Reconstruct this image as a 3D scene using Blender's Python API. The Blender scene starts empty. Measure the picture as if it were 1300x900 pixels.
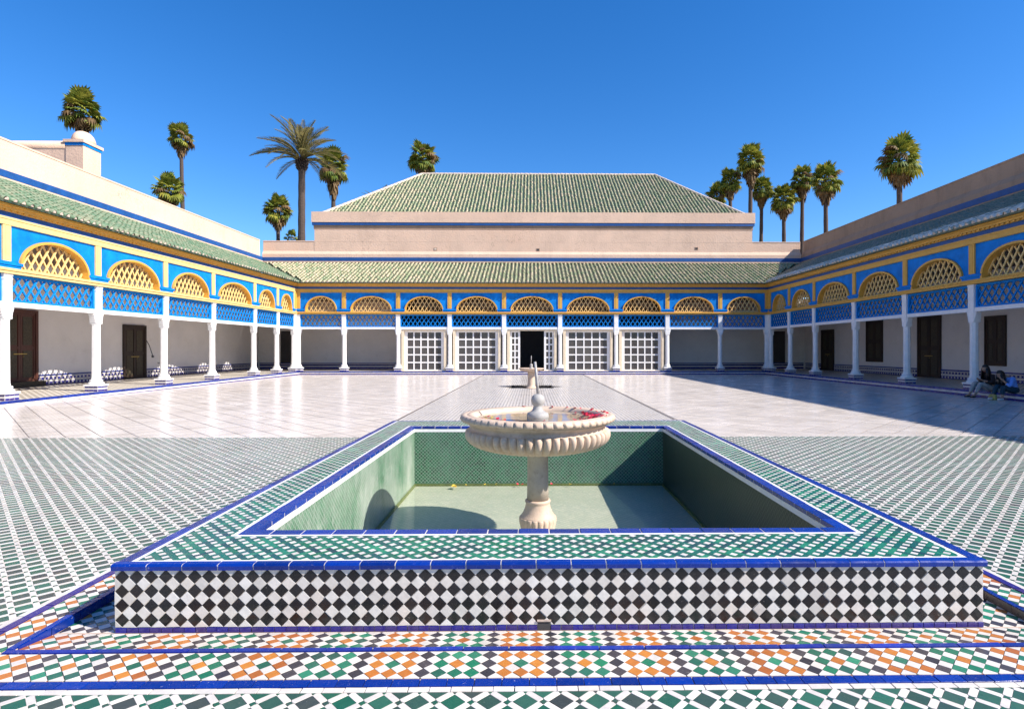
import bpy, bmesh, math, random
from mathutils import Vector, Matrix, Euler
from mathutils.geometry import tessellate_polygon
random.seed(7)
rnd = random.Random(11)
R = math.radians
C = bpy.context.scene.collection
sc = bpy.context.scene

# ------------------------------------------------------------ camera, sky, sun, exposure
cam_d = bpy.data.cameras.new('camera'); cam = bpy.data.objects.new('camera', cam_d); C.objects.link(cam)
cam_d.sensor_width = 36.0; cam_d.lens = 19.99
cam_d.shift_x = -0.0270; cam_d.shift_y = -0.0046
cam_d.clip_start = 0.05; cam_d.clip_end = 3000
CAM = Vector((0, 0, 1.6)); YAW = R(-0.8)
cam.location = CAM; cam.rotation_euler = (R(90), 0, YAW)
sc.camera = cam
SUN = Vector((1.11, -0.42, 1.0)).normalized()
elev = math.asin(SUN.z)
w = bpy.data.worlds.new('World'); sc.world = w; w.use_nodes = True
nt = w.node_tree; bg = nt.nodes['Background']
sky = nt.nodes.new('ShaderNodeTexSky'); sky.sky_type = 'NISHITA'; sky.sun_disc = False
sky.sun_elevation = elev; sky.sun_rotation = math.atan2(SUN.x, SUN.y)
sky.air_density = 1.0; sky.dust_density = 0.25; sky.ozone_density = 4.5; sky.altitude = 450
hs = nt.nodes.new('ShaderNodeHueSaturation'); hs.inputs['Saturation'].default_value = 1.30; hs.inputs['Hue'].default_value = 0.507
nt.links.new(sky.outputs[0], hs.inputs['Color']); nt.links.new(hs.outputs[0], bg.inputs[0]); bg.inputs[1].default_value = 0.114
sd = bpy.data.lights.new('sun', 'SUN'); sd.energy = 5.0; sd.angle = R(0.53); sd.color = (1.0, 0.94, 0.85)
so = bpy.data.objects.new('sun', sd); C.objects.link(so)
so.rotation_euler = SUN.to_track_quat('Z', 'Y').to_euler(); so.location = SUN * 60
sc.view_settings.view_transform = 'Standard'; sc.view_settings.look = 'None'
sc.view_settings.exposure = 0.88; sc.view_settings.gamma = 1.0

# ------------------------------------------------------------ materials
class NT:
    def __init__(s, name):
        s.m = bpy.data.materials.new(name); s.m.use_nodes = True
        s.t = s.m.node_tree; s.b = s.t.nodes['Principled BSDF']; s.out = s.t.nodes['Material Output']
    def n(s, typ, **kw):
        nd = s.t.nodes.new(typ)
        for k, v in kw.items(): setattr(nd, k, v)
        return nd
    def l(s, a, b): s.t.links.new(a, b)
    def math(s, op, a, b=None, clamp=False):
        nd = s.n('ShaderNodeMath', operation=op); nd.use_clamp = clamp
        for i, x in enumerate((a, b)):
            if x is None: continue
            if isinstance(x, (int, float)): nd.inputs[i].default_value = x
            else: s.l(x, nd.inputs[i])
        return nd.outputs[0]
    def mix(s, fac, a, b, blend='MIX'):
        nd = s.n('ShaderNodeMix', data_type='RGBA', blend_type=blend)
        for i, x in ((0, fac), (6, a), (7, b)):
            if isinstance(x, (int, float)): nd.inputs[i].default_value = x
            elif isinstance(x, tuple): nd.inputs[i].default_value = (x[0], x[1], x[2], 1)
            else: s.l(x, nd.inputs[i])
        return nd.outputs[2]
    def pos(s): return s.n('ShaderNodeNewGeometry').outputs['Position']
    def obj(s): return s.n('ShaderNodeTexCoord').outputs['Object']
    def noise(s, scale, detail=4, rough=0.55, vec=None, stretch=None):
        nd = s.n('ShaderNodeTexNoise'); nd.inputs['Scale'].default_value = scale
        nd.inputs['Detail'].default_value = detail; nd.inputs['Roughness'].default_value = rough
        v = vec if vec is not None else s.pos()
        if stretch:
            mp = s.n('ShaderNodeMapping'); mp.inputs['Scale'].default_value = stretch
            s.l(v, mp.inputs['Vector']); v = mp.outputs[0]
        s.l(v, nd.inputs['Vector']); return nd.outputs[0]
    def ramp(s, fac, a, b):
        nd = s.n('ShaderNodeMapRange'); nd.inputs[1].default_value = a; nd.inputs[2].default_value = b
        s.l(fac, nd.inputs[0]); return nd.outputs[0]
    def rand(s):
        a = s.n('ShaderNodeObjectInfo').outputs['Random']; b = s.n('ShaderNodeNewGeometry').outputs['Random Per Island']
        return s.math('FRACT', s.math('ADD', a, s.math('MULTIPLY', b, 7.31)))
    def bump(s, h, strength=0.3, dist=0.01):
        nd = s.n('ShaderNodeBump'); nd.inputs['Strength'].default_value = strength; nd.inputs['Distance'].default_value = dist
        s.l(h, nd.inputs['Height']); s.l(nd.outputs[0], s.b.inputs['Normal'])
    def fin(s, col, rough, spec=None):
        if isinstance(col, tuple): s.b.inputs['Base Color'].default_value = (*col, 1)
        else: s.l(col, s.b.inputs['Base Color'])
        if isinstance(rough, (int, float)): s.b.inputs['Roughness'].default_value = rough
        else: s.l(rough, s.b.inputs['Roughness'])
        if spec is not None: s.b.inputs['Specular IOR Level'].default_value = spec
        return s.m
def sc3(c, k): return tuple(min(1, x * k) for x in c)

def plain(name, col, rough=0.6, var=0.18, scale=3.0, bump=0.0, bscale=40, spec=None, stain=None, stretch=None):
    t = NT(name); f = t.ramp(t.noise(scale, 6, 0.6, stretch=stretch), 0.3, 0.7)
    c = t.mix(f, sc3(col, 1 - var), sc3(col, 1 + var * 0.6))
    if stain: c = t.mix(t.math('MULTIPLY', t.ramp(t.noise(scale * 2.3, 8, 0.7), 0.56, 0.74), stain[1]), c, stain[0])
    if bump: t.bump(t.noise(bscale, 5), bump, 0.01)
    return t.fin(c, rough, spec)
def glaze(name, cols, rough=0.18, wear=(0.72, 0.68, 0.6), wamt=0.5, spec=0.5, bump=0.12):
    """glazed tile: one of the colours per piece, with small chips and crazing"""
    t = NT(name); r = t.rand()
    cr = t.n('ShaderNodeValToRGB'); cr.color_ramp.interpolation = 'LINEAR'; e = cr.color_ramp.elements
    while len(e) < len(cols): e.new(0.5)
    for i, c in enumerate(cols): e[i].position = i / max(1, len(cols) - 1); e[i].color = (*c, 1)
    t.l(r, cr.inputs[0]); c = cr.outputs[0]
    n1 = t.noise(26, 6, 0.7); c = t.mix(t.math('MULTIPLY', t.ramp(n1, 0.35, 0.75), 0.45), c, t.mix(1.0, c, (0.62, 0.62, 0.62), 'MULTIPLY'))
    c = t.mix(t.math('MULTIPLY', t.ramp(t.noise(1.1, 7, 0.7), 0.45, 0.8), 0.30), c, t.mix(1.0, c, (0.60, 0.53, 0.46), 'MULTIPLY'))
    chips = t.ramp(t.noise(48, 6, 0.78), 0.635, 0.70)
    c = t.mix(t.math('MULTIPLY', chips, wamt), c, wear)
    rr = t.math('ADD', t.math('MULTIPLY', t.ramp(t.noise(9, 5, 0.7), 0.3, 0.7), 0.22), rough)
    t.bump(t.noise(22, 4), bump, 0.012)
    return t.fin(c, rr, spec)

M = {}
PLASTER = (0.70, 0.49, 0.365)
def plaster(name, col, streak=0.3):
    t = NT(name); a = t.ramp(t.noise(0.7, 7, 0.62), 0.3, 0.72)
    c = t.mix(a, sc3(col, 0.84), sc3(col, 1.08)); c = t.mix(t.math('MULTIPLY', t.ramp(t.noise(0.35, 9, 0.75), 0.5, 0.62), 0.35), c, (col[0] * 0.86, col[1] * 0.78, col[2] * 0.72))
    s = t.ramp(t.noise(1.6, 8, 0.7, stretch=(1, 1, 0.22)), 0.5, 0.8)
    c = t.mix(t.math('MULTIPLY', s, streak), c, sc3(col, 0.55))
    k = t.ramp(t.noise(4.5, 9, 0.75), 0.6, 0.72); c = t.mix(t.math('MULTIPLY', k, streak * 0.7), c, (0.42, 0.33, 0.27))
    cr = t.math('LESS_THAN', t.math('ABSOLUTE', t.math('SUBTRACT', t.noise(0.55, 5, 0.6), 0.5)), 0.0035)
    c = t.mix(t.math('MULTIPLY', t.math('MULTIPLY', cr, t.ramp(t.noise(0.3, 2), 0.45, 0.6)), 0.55), c, sc3(col, 0.45))
    c = t.mix(t.math('MULTIPLY', t.ramp(t.noise(2.6, 4, 0.8), 0.68, 0.72), 0.5), c, sc3(col, 1.12))
    t.bump(t.noise(9, 8, 0.65), 0.45, 0.04)
    return t.fin(c, 0.9, 0.15)
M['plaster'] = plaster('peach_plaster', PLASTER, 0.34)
M['plaster_worn_shaded'] = plaster('worn_shaded_plaster', (0.40, 0.26, 0.18), 0.85)  # worn, and darkened as well for the shade on the right parapet
M['wall'] = plain('gallery_whitewash', (0.74, 0.69, 0.65), 0.85, 0.08, 0.8, 0.2, 12, stain=((0.42, 0.36, 0.3), 0.25))
M['white'] = plain('white_paint', (0.77, 0.75, 0.73), 0.5, 0.08, 5, 0.12, 30, stain=((0.5, 0.42, 0.36), 0.22))
M['cream'] = plain('cream_paint', (0.72, 0.59, 0.42), 0.5, 0.1, 6, 0.1, 30)
M['blue'] = plain('blue_paint', (0.002, 0.19, 0.60), 0.6, 0.3, 2.4, 0.12, 24, 0.15, stain=((0.03, 0.32, 0.78), 0.35))
M['blue_dark'] = plain('deep_blue_paint', (0.006, 0.07, 0.25), 0.55, 0.25, 4, 0.1, 24)
M['blue_lat'] = plain('lattice_blue_paint', (0.004, 0.19, 0.56), 0.6, 0.2, 6, 0.1, 30, 0.15)
M['gold'] = plain('ochre_paint', (0.62, 0.34, 0.06), 0.5, 0.12, 5, 0.1, 26, stain=((0.5, 0.27, 0.06), 0.4))
M['gold_pale'] = plain('pale_ochre_paint', (0.72, 0.50, 0.20), 0.5, 0.1, 5, 0.1, 26, stain=((0.55, 0.35, 0.12), 0.35))
M['wood_dark'] = plain('dark_wood', (0.035, 0.02, 0.013), 0.55, 0.4, 3, 0.3, 20, stretch=(8, 8, 0.6))
M['wood_red'] = plain('red_brown_wood', (0.085, 0.028, 0.018), 0.5, 0.35, 3, 0.3, 20, stretch=(8, 8, 0.6))
M['wood_panel'] = plain('carved_wood', (0.055, 0.042, 0.022), 0.55, 0.5, 14, 0.5, 30)
M['ceiling'] = plain('ceiling_wood', (0.16, 0.10, 0.06), 0.7, 0.3, 2, 0.2, 20)
M['dark'] = plain('opening_shade', (0.05, 0.045, 0.045), 0.8, 0.2, 2)  # near-black colour standing for the shade inside rooms and openings
M['iron'] = plain('dark_metal', (0.10, 0.10, 0.11), 0.4, 0.3, 30)
M['pipe'] = plain('weathered_pipe', (0.34, 0.32, 0.31), 0.45, 0.4, 20)
M['brass'] = plain('brass', (0.45, 0.32, 0.10), 0.35, 0.2, 20); M['brass'].node_tree.nodes['Principled BSDF'].inputs['Metallic'].default_value = 0.8
M['black'] = glaze('black_tile', [(0.008, 0.007, 0.007), (0.02, 0.018, 0.018), (0.011, 0.010, 0.011)], 0.14, (0.5, 0.42, 0.35), 0.8)
M['slate'] = glaze('faded_black_tile', [(0.03, 0.028, 0.034), (0.075, 0.062, 0.062), (0.045, 0.04, 0.05)], 0.2, wamt=0.5)
M['wtile'] = glaze('white_tile', [(0.68, 0.635, 0.58), (0.57, 0.525, 0.475), (0.72, 0.68, 0.63), (0.64, 0.575, 0.505), (0.69, 0.65, 0.60)], 0.22, (0.55, 0.47, 0.4), 0.4)
M['gtile'] = glaze('green_tile', [(0.012, 0.17, 0.085), (0.02, 0.10, 0.065), (0.035, 0.24, 0.13), (0.03, 0.075, 0.06), (0.02, 0.20, 0.095)], 0.2, wamt=0.4)
M['gtile_floor'] = glaze('worn_green_tile', [(0.014, 0.105, 0.056), (0.04, 0.07, 0.052), (0.03, 0.135, 0.078), (0.055, 0.06, 0.05), (0.016, 0.12, 0.06), (0.045, 0.05, 0.042)], 0.2, (0.5, 0.5, 0.45), 0.4)
M['rim_green'] = glaze('rim_green_tile', [(0.006, 0.16, 0.085), (0.01, 0.075, 0.07), (0.02, 0.22, 0.11), (0.012, 0.05, 0.055), (0.01, 0.14, 0.06)], 0.18, wamt=0.3)
M['orange'] = glaze('orange_tile', [(0.50, 0.17, 0.025), (0.36, 0.105, 0.022), (0.54, 0.205, 0.03), (0.46, 0.15, 0.03)], 0.22, wamt=0.4)
M['cap'] = glaze('cobalt_tile', [(0.0015, 0.024, 0.22), (0.002, 0.032, 0.28), (0.002, 0.018, 0.16)], 0.15, (0.75, 0.75, 0.8), 0.55)
M['violet'] = glaze('violet_blue_tile', [(0.03, 0.02, 0.16), (0.02, 0.02, 0.24), (0.05, 0.03, 0.14)], 0.16, (0.7, 0.62, 0.6), 0.6)
M['navy'] = glaze('navy_tile', [(0.006, 0.02, 0.26), (0.012, 0.03, 0.20), (0.01, 0.035, 0.36)], 0.2, (0.6, 0.6, 0.7), 0.6)
M['mortar'] = plain('pale_mortar', (0.50, 0.39, 0.32), 0.8, 0.15, 8, 0.3, 40)
M['grout_white'] = plain('white_border_tile', (0.78, 0.75, 0.73), 0.3, 0.08, 14, 0.1, 30, stain=((0.55, 0.45, 0.4), 0.25))
M['joint'] = plain('pale_lime_joint', (0.64, 0.57, 0.51), 0.8, 0.15, 8, 0.3, 40)
M['earth'] = plain('dry_earth', (0.34, 0.25, 0.17), 0.95, 0.3, 0.2, 0.4, 3)

def pattern_floor(name, p, big, small, gcols, white, grout, rough=0.2, off=(0, 0)):
    """worn glazed lattice for the floor too far off to pick its tiles apart"""
    t = NT(name); s = t.n('ShaderNodeSeparateXYZ'); t.l(t.pos(), s.inputs[0]); x, y = t.math('SUBTRACT', s.outputs[0], off[0]), t.math('SUBTRACT', s.outputs[1], off[1])
    k = 1 / (math.sqrt(2) * p)
    def tri(v): return t.math('ABSOLUTE', t.math('SUBTRACT', t.math('FRACT', t.math('ADD', v, 0.5)), 0.5))
    u = t.math('MULTIPLY', t.math('ADD', x, y), k); v = t.math('MULTIPLY', t.math('SUBTRACT', x, y), k)
    da, db = tri(u), tri(v); mx = t.math('MAXIMUM', da, db); mn = t.math('MINIMUM', da, db)
    g1 = t.math('LESS_THAN', mx, big / 2 / p); g2 = t.math('GREATER_THAN', mn, 0.5 - small / 2 / p)
    green = t.math('MAXIMUM', g1, g2)
    cell = t.n('ShaderNodeCombineXYZ'); t.l(t.math('ROUND', u), cell.inputs[0]); t.l(t.math('ROUND', v), cell.inputs[1])
    wn = t.n('ShaderNodeTexWhiteNoise'); t.l(cell.outputs[0], wn.inputs[0])
    cr = t.n('ShaderNodeValToRGB'); e = cr.color_ramp.elements
    while len(e) < len(gcols): e.new(0.5)
    for i, c in enumerate(gcols): e[i].position = i / (len(gcols) - 1); e[i].color = (*c, 1)
    t.l(wn.outputs[0], cr.inputs[0])
    c = t.mix(green, white, cr.outputs[0])
    edge = t.math('LESS_THAN', t.math('ABSOLUTE', t.math('SUBTRACT', mx, big / 2 / p)), 0.02)
    c = t.mix(t.math('MULTIPLY', edge, 0.6), c, grout)
    c = t.mix(t.math('MULTIPLY', t.ramp(t.noise(0.5, 6, 0.7), 0.4, 0.8), 0.25), c, (0.5, 0.45, 0.4))
    t.bump(t.noise(14, 4), 0.10, 0.01)
    return t.fin(c, t.math('ADD', t.math('MULTIPLY', t.ramp(t.noise(1.5, 6, 0.7), 0.3, 0.7), 0.18), rough), 0.5)
GC = [(0.03, 0.09, 0.055), (0.055, 0.065, 0.052), (0.05, 0.10, 0.068), (0.06, 0.055, 0.046)]
M['lattice'] = pattern_floor('green_white_lattice', 0.116, 0.082, 0.024, GC, (0.68, 0.64, 0.60), (0.5, 0.42, 0.36), 0.22, (-0.03, 2.585))
M['lattice_path'] = pattern_floor('worn_path_lattice', 0.13, 0.069, 0.020, [(0.03, 0.04, 0.03), (0.055, 0.05, 0.042), (0.04, 0.05, 0.04)], (0.66, 0.61, 0.56), (0.5, 0.42, 0.36), 0.2)
M['gallery_tile'] = pattern_floor('gallery_lattice', 0.16, 0.10, 0.03, [(0.20, 0.17, 0.13), (0.26, 0.22, 0.17), (0.17, 0.15, 0.12)], (0.66, 0.60, 0.52), (0.45, 0.38, 0.3), 0.35)

def slab_mat():
    t = NT('white_paving'); s = t.n('ShaderNodeSeparateXYZ'); t.l(t.pos(), s.inputs[0]); x, y = s.outputs[0], s.outputs[1]
    k = 1 / (math.sqrt(2) * 0.0778)
    def tri(v): return t.math('ABSOLUTE', t.math('SUBTRACT', t.math('FRACT', t.math('ADD', v, 0.5)), 0.5))
    da = tri(t.math('MULTIPLY', t.math('ADD', x, y), k)); db = tri(t.math('MULTIPLY', t.math('SUBTRACT', x, y), k))
    dot = t.math('GREATER_THAN', t.math('MINIMUM', da, db), 0.40)
    line = t.math('GREATER_THAN', t.math('MAXIMUM', da, db), 0.47)
    r = t.rand(); c = t.mix(r, (0.73, 0.655, 0.585), (0.62, 0.55, 0.485))
    c = t.mix(t.math('MULTIPLY', line, 0.30), c, (0.45, 0.38, 0.34)); c = t.mix(t.math('MULTIPLY', dot, 0.75), c, (0.22, 0.19, 0.17))
    c = t.mix(t.math('MULTIPLY', t.ramp(t.noise(0.45, 7, 0.65), 0.42, 0.8), 0.35), c, (0.60, 0.52, 0.46))
    t.bump(t.noise(7, 4), 0.10, 0.012)
    rr = t.math('ADD', t.math('MULTIPLY', t.ramp(t.noise(1.2, 6, 0.7), 0.3, 0.7), 0.16), 0.15)
    return t.fin(c, rr, 0.5)
M['slab'] = slab_mat()
M['slab_joint'] = plain('paving_joint', (0.11, 0.09, 0.08), 0.5, 0.2, 5)

def mosaic_wall(name, axis, col_a, col_b, lime, limeamt, p=0.038, gm=0.45, sc_=2.2):
    t = NT(name); s = t.n('ShaderNodeSeparateXYZ'); t.l(t.pos(), s.inputs[0]); x, z = s.outputs[axis], s.outputs[2]
    if axis == 2: x, z = s.outputs[0], s.outputs[1]
    k = 1 / (math.sqrt(2) * p)
    def tri(v): return t.math('ABSOLUTE', t.math('SUBTRACT', t.math('FRACT', v), 0.5))
    u = t.math('MULTIPLY', t.math('ADD', x, z), k); v = t.math('MULTIPLY', t.math('SUBTRACT', x, z), k)
    g = t.math('GREATER_THAN', t.math('MAXIMUM', tri(u), tri(v)), 0.43)
    cell = t.n('ShaderNodeCombineXYZ'); t.l(t.math('FLOOR', u), cell.inputs[0]); t.l(t.math('FLOOR', v), cell.inputs[1])
    wn = t.n('ShaderNodeTexWhiteNoise'); t.l(cell.outputs[0], wn.inputs[0])
    c = t.mix(wn.outputs[0], col_a, col_b); c = t.mix(t.math('MULTIPLY', g, gm), c, (0.50, 0.54, 0.48))
    n = t.ramp(t.noise(sc_, 8, 0.72, stretch=(1, 1, 0.6)), 0.38, 0.66)
    c = t.mix(t.math('MULTIPLY', n, limeamt), c, lime)
    c = t.mix(t.math('MULTIPLY', t.ramp(t.noise(16, 6, 0.75, stretch=(1, 1, 0.4)), 0.52, 0.72), limeamt * 0.6), c, lime)
    if axis == 2:
        c = t.mix(t.math('MULTIPLY', g, 0.55), c, (0.25, 0.26, 0.20)); c = t.mix(t.math('MULTIPLY', t.ramp(t.noise(30, 5, 0.7), 0.60, 0.72), 0.6), c, (0.16, 0.17, 0.12))
        c = t.mix(t.math('MULTIPLY', t.ramp(t.noise(1.6, 7, 0.7), 0.42, 0.75), 0.45), c, (0.36, 0.38, 0.26))
    t.bump(t.math('ADD', g, t.noise(40, 4)), 0.25, 0.006)
    return t.fin(c, 0.35, 0.4)
M['pool_back'] = mosaic_wall('green_pool_mosaic', 0, (0.004, 0.105, 0.040), (0.006, 0.045, 0.022), (0.16, 0.27, 0.21), 0.26, 0.04, 0.5)
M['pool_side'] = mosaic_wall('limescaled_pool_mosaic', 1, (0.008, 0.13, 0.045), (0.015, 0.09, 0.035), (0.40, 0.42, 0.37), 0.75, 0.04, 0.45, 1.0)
M['pool_dim'] = mosaic_wall('shaded_pool_mosaic', 1, (0.006, 0.026, 0.013), (0.009, 0.020, 0.013), (0.045, 0.055, 0.038), 0.6, 0.04, 0.12)  # dark copy: shade of the right and near walls put into the colour
M['pool_floor'] = mosaic_wall('pale_pool_floor', 2, (0.58, 0.54, 0.43), (0.46, 0.46, 0.37), (0.66, 0.61, 0.50), 0.3, 0.06, 0.0)
M['algae'] = plain('olive_algae', (0.14, 0.15, 0.03), 0.7, 0.4, 9, 0.3, 30)

def marble(name, col, dirt):
    t = NT(name); v = t.obj()
    f = t.ramp(t.noise(5, 8, 0.65, vec=v), 0.3, 0.7); c = t.mix(f, sc3(col, 0.84), sc3(col, 1.08))
    c = t.mix(t.math('MULTIPLY', t.ramp(t.noise(3.2, 9, 0.7, vec=v), 0.52, 0.75), 0.75), c, dirt)
    c = t.mix(t.math('MULTIPLY', t.ramp(t.noise(19, 7, 0.75, vec=v), 0.54, 0.72), 0.5), c, sc3(dirt, 0.7))
    t.bump(t.noise(60, 5, vec=v), 0.25, 0.006)
    return t.fin(c, 0.55, 0.3)
M['marble'] = marble('cream_marble', (0.58, 0.44, 0.335), (0.33, 0.225, 0.14))
M['marble_white'] = marble('white_marble', (0.36, 0.345, 0.33), (0.22, 0.21, 0.20))
M['marble_grey'] = marble('grey_brown_marble', (0.45, 0.38, 0.31), (0.30, 0.24, 0.19))

def water_mat():
    t = NT('clear_water'); t.t.nodes.remove(t.b)
    tr = t.n('ShaderNodeBsdfTransparent'); tr.inputs[0].default_value = (0.93, 0.97, 0.95, 1)
    gl = t.n('ShaderNodeBsdfGlossy'); gl.inputs['Roughness'].default_value = 0.03
    dp = t.n('ShaderNodeVectorMath', operation='DOT_PRODUCT')
    bp = t.n('ShaderNodeBump'); bp.inputs['Strength'].default_value = 0.12; bp.inputs['Distance'].default_value = 0.01
    t.l(t.noise(6, 3), bp.inputs['Height']); t.l(bp.outputs[0], gl.inputs['Normal'])
    ge = t.n('ShaderNodeNewGeometry'); t.l(bp.outputs[0], dp.inputs[0]); t.l(ge.outputs['Incoming'], dp.inputs[1])
    k = t.math('SUBTRACT', 1.0, t.math('ABSOLUTE', dp.outputs['Value']), True); fr = t.math('ADD', t.math('MULTIPLY', t.math('POWER', k, 5.0), 0.9), 0.02)
    mx = t.n('ShaderNodeMixShader'); t.l(fr, mx.inputs[0]); t.l(tr.outputs[0], mx.inputs[1]); t.l(gl.outputs[0], mx.inputs[2])
    t.l(mx.outputs[0], t.out.inputs[0]); return t.m
M['water'] = water_mat()
def pane_mat():
    t = NT('dusty_glass'); t.fin((0.10, 0.09, 0.09), 0.10, 0.4)
    tr = t.n('ShaderNodeBsdfTransparent'); tr.inputs[0].default_value = (0.8, 0.8, 0.8, 1)
    mx = t.n('ShaderNodeMixShader')
    t.l(t.math('ADD', t.math('MULTIPLY', t.rand(), 0.35), 0.5), mx.inputs[0])
    t.l(tr.outputs[0], mx.inputs[1]); t.l(t.b.outputs[0], mx.inputs[2]); t.l(mx.outputs[0], t.out.inputs[0]); return t.m
M['pane'] = pane_mat()
def roof_mat(name, cols, crest, ro=0.38, sp=0.4):
    t = NT(name); r = t.rand(); cr = t.n('ShaderNodeValToRGB'); e = cr.color_ramp.elements
    while len(e) < len(cols): e.new(0.5)
    for i, c in enumerate(cols): e[i].position = i / (len(cols) - 1); e[i].color = (*c, 1)
    t.l(r, cr.inputs[0]); c = cr.outputs[0]
    c = t.mix(t.math('MULTIPLY', t.ramp(t.noise(7, 7, 0.75), 0.46, 0.62), crest), c, (0.52, 0.42, 0.30))
    c = t.mix(t.math('MULTIPLY', t.ramp(t.noise(2.2, 7, 0.75), 0.5, 0.8), 0.4), c, (0.30, 0.26, 0.16))
    t.bump(t.noise(30, 4), 0.2, 0.01); return t.fin(c, ro, sp)
M['roof_tile'] = roof_mat('green_glazed_roof_tile', [(0.055, 0.13, 0.065), (0.085, 0.165, 0.09), (0.04, 0.11, 0.058), (0.15, 0.175, 0.105), (0.07, 0.15, 0.08)], 0.32, 0.5, 0.25)
M['roof_tile_back'] = roof_mat('weathered_roof_tile', [(0.23, 0.24, 0.11), (0.31, 0.28, 0.16), (0.15, 0.22, 0.10), (0.44, 0.35, 0.22), (0.19, 0.24, 0.11), (0.13, 0.20, 0.09)], 0.66)
M['roof_tile_right'] = roof_mat('shaded_roof_tile', [(0.08, 0.11, 0.075), (0.12, 0.15, 0.105), (0.065, 0.09, 0.06)], 0.35, 0.3, 0.5)  # darker green paints in the shade on the upper right roof
M['eave_tile_lit'] = roof_mat('sunlit_eave_tile', [(0.55, 0.54, 0.50), (0.35, 0.38, 0.33), (0.62, 0.60, 0.56), (0.20, 0.25, 0.20), (0.58, 0.55, 0.50)], 0.3, 0.2, 0.8)  # whitish colours paint the sunlit strip onto the lowest courses
M['roof_channel'] = roof_mat('dark_green_channel_tile', [(0.020, 0.055, 0.035), (0.035, 0.075, 0.045)], 0.15)
M['roof_end'] = plain('pale_tile_mortar', (0.62, 0.50, 0.40), 0.8, 0.3, 14, 0.2, 30)
def leaf_mat(name, cols):
    t = NT(name); r = t.rand(); cr = t.n('ShaderNodeValToRGB'); e = cr.color_ramp.elements
    while len(e) < len(cols): e.new(0.5)
    for i, c in enumerate(cols): e[i].position = i / (len(cols) - 1); e[i].color = (*c, 1)
    t.l(r, cr.inputs[0]); t.fin(cr.outputs[0], 0.6, 0.22)
    tl = t.n('ShaderNodeBsdfTranslucent'); t.l(cr.outputs[0], tl.inputs[0]); mx = t.n('ShaderNodeMixShader'); mx.inputs[0].default_value = 0.28
    t.l(t.b.outputs[0], mx.inputs[1]); t.l(tl.outputs[0], mx.inputs[2]); t.l(mx.outputs[0], t.out.inputs[0]); return t.m
M['palm_leaf'] = leaf_mat('fan_palm_leaf', [(0.09, 0.15, 0.022), (0.22, 0.23, 0.03), (0.055, 0.10, 0.016), (0.38, 0.34, 0.05), (0.13, 0.18, 0.025)])
M['palm_dead'] = leaf_mat('dead_palm_leaf', [(0.15, 0.092, 0.04), (0.23, 0.145, 0.065), (0.10, 0.07, 0.028)])
M['date_leaf'] = leaf_mat('date_palm_leaf', [(0.17, 0.16, 0.05), (0.28, 0.23, 0.09), (0.11, 0.12, 0.04), (0.40, 0.30, 0.13)])
M['trunk'] = plain('palm_trunk', (0.075, 0.052, 0.042), 0.9, 0.4, 6, 0.6, 14, stretch=(1, 1, 4))
M['petal'] = plain('red_petal', (0.55, 0.012, 0.045), 0.5, 0.3, 40)
M['petal_yellow'] = plain('yellow_petal', (0.60, 0.42, 0.05), 0.6, 0.3, 40)
M['skin'] = plain('skin', (0.36, 0.20, 0.13), 0.5, 0.1, 20)
M['hair'] = plain('black_hair', (0.012, 0.009, 0.008), 0.4, 0.3, 60, 0.4, 90, stretch=(1, 1, 0.2))
M['shirt_blue'] = plain('sky_blue_cloth', (0.16, 0.33, 0.78), 0.85, 0.15, 12, 0.4, 16)
M['cloth_black'] = plain('black_cloth', (0.022, 0.014, 0.014), 0.85, 0.2, 12, 0.4, 16)
M['cloth_grey'] = plain('grey_cloth', (0.36, 0.35, 0.33), 0.85, 0.2, 12, 0.4, 16)
M['cloth_teal'] = plain('dark_teal_cloth', (0.012, 0.045, 0.07), 0.85, 0.2, 12, 0.4, 16)
M['shoe'] = plain('dark_shoe', (0.02, 0.018, 0.02), 0.5, 0.2, 20)
M['shoe_white'] = plain('white_shoe', (0.65, 0.65, 0.66), 0.5, 0.1, 20)
M['yellow_bag'] = plain('yellow_cloth', (0.45, 0.36, 0.10), 0.8, 0.3, 12, 0.3, 20)

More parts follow.
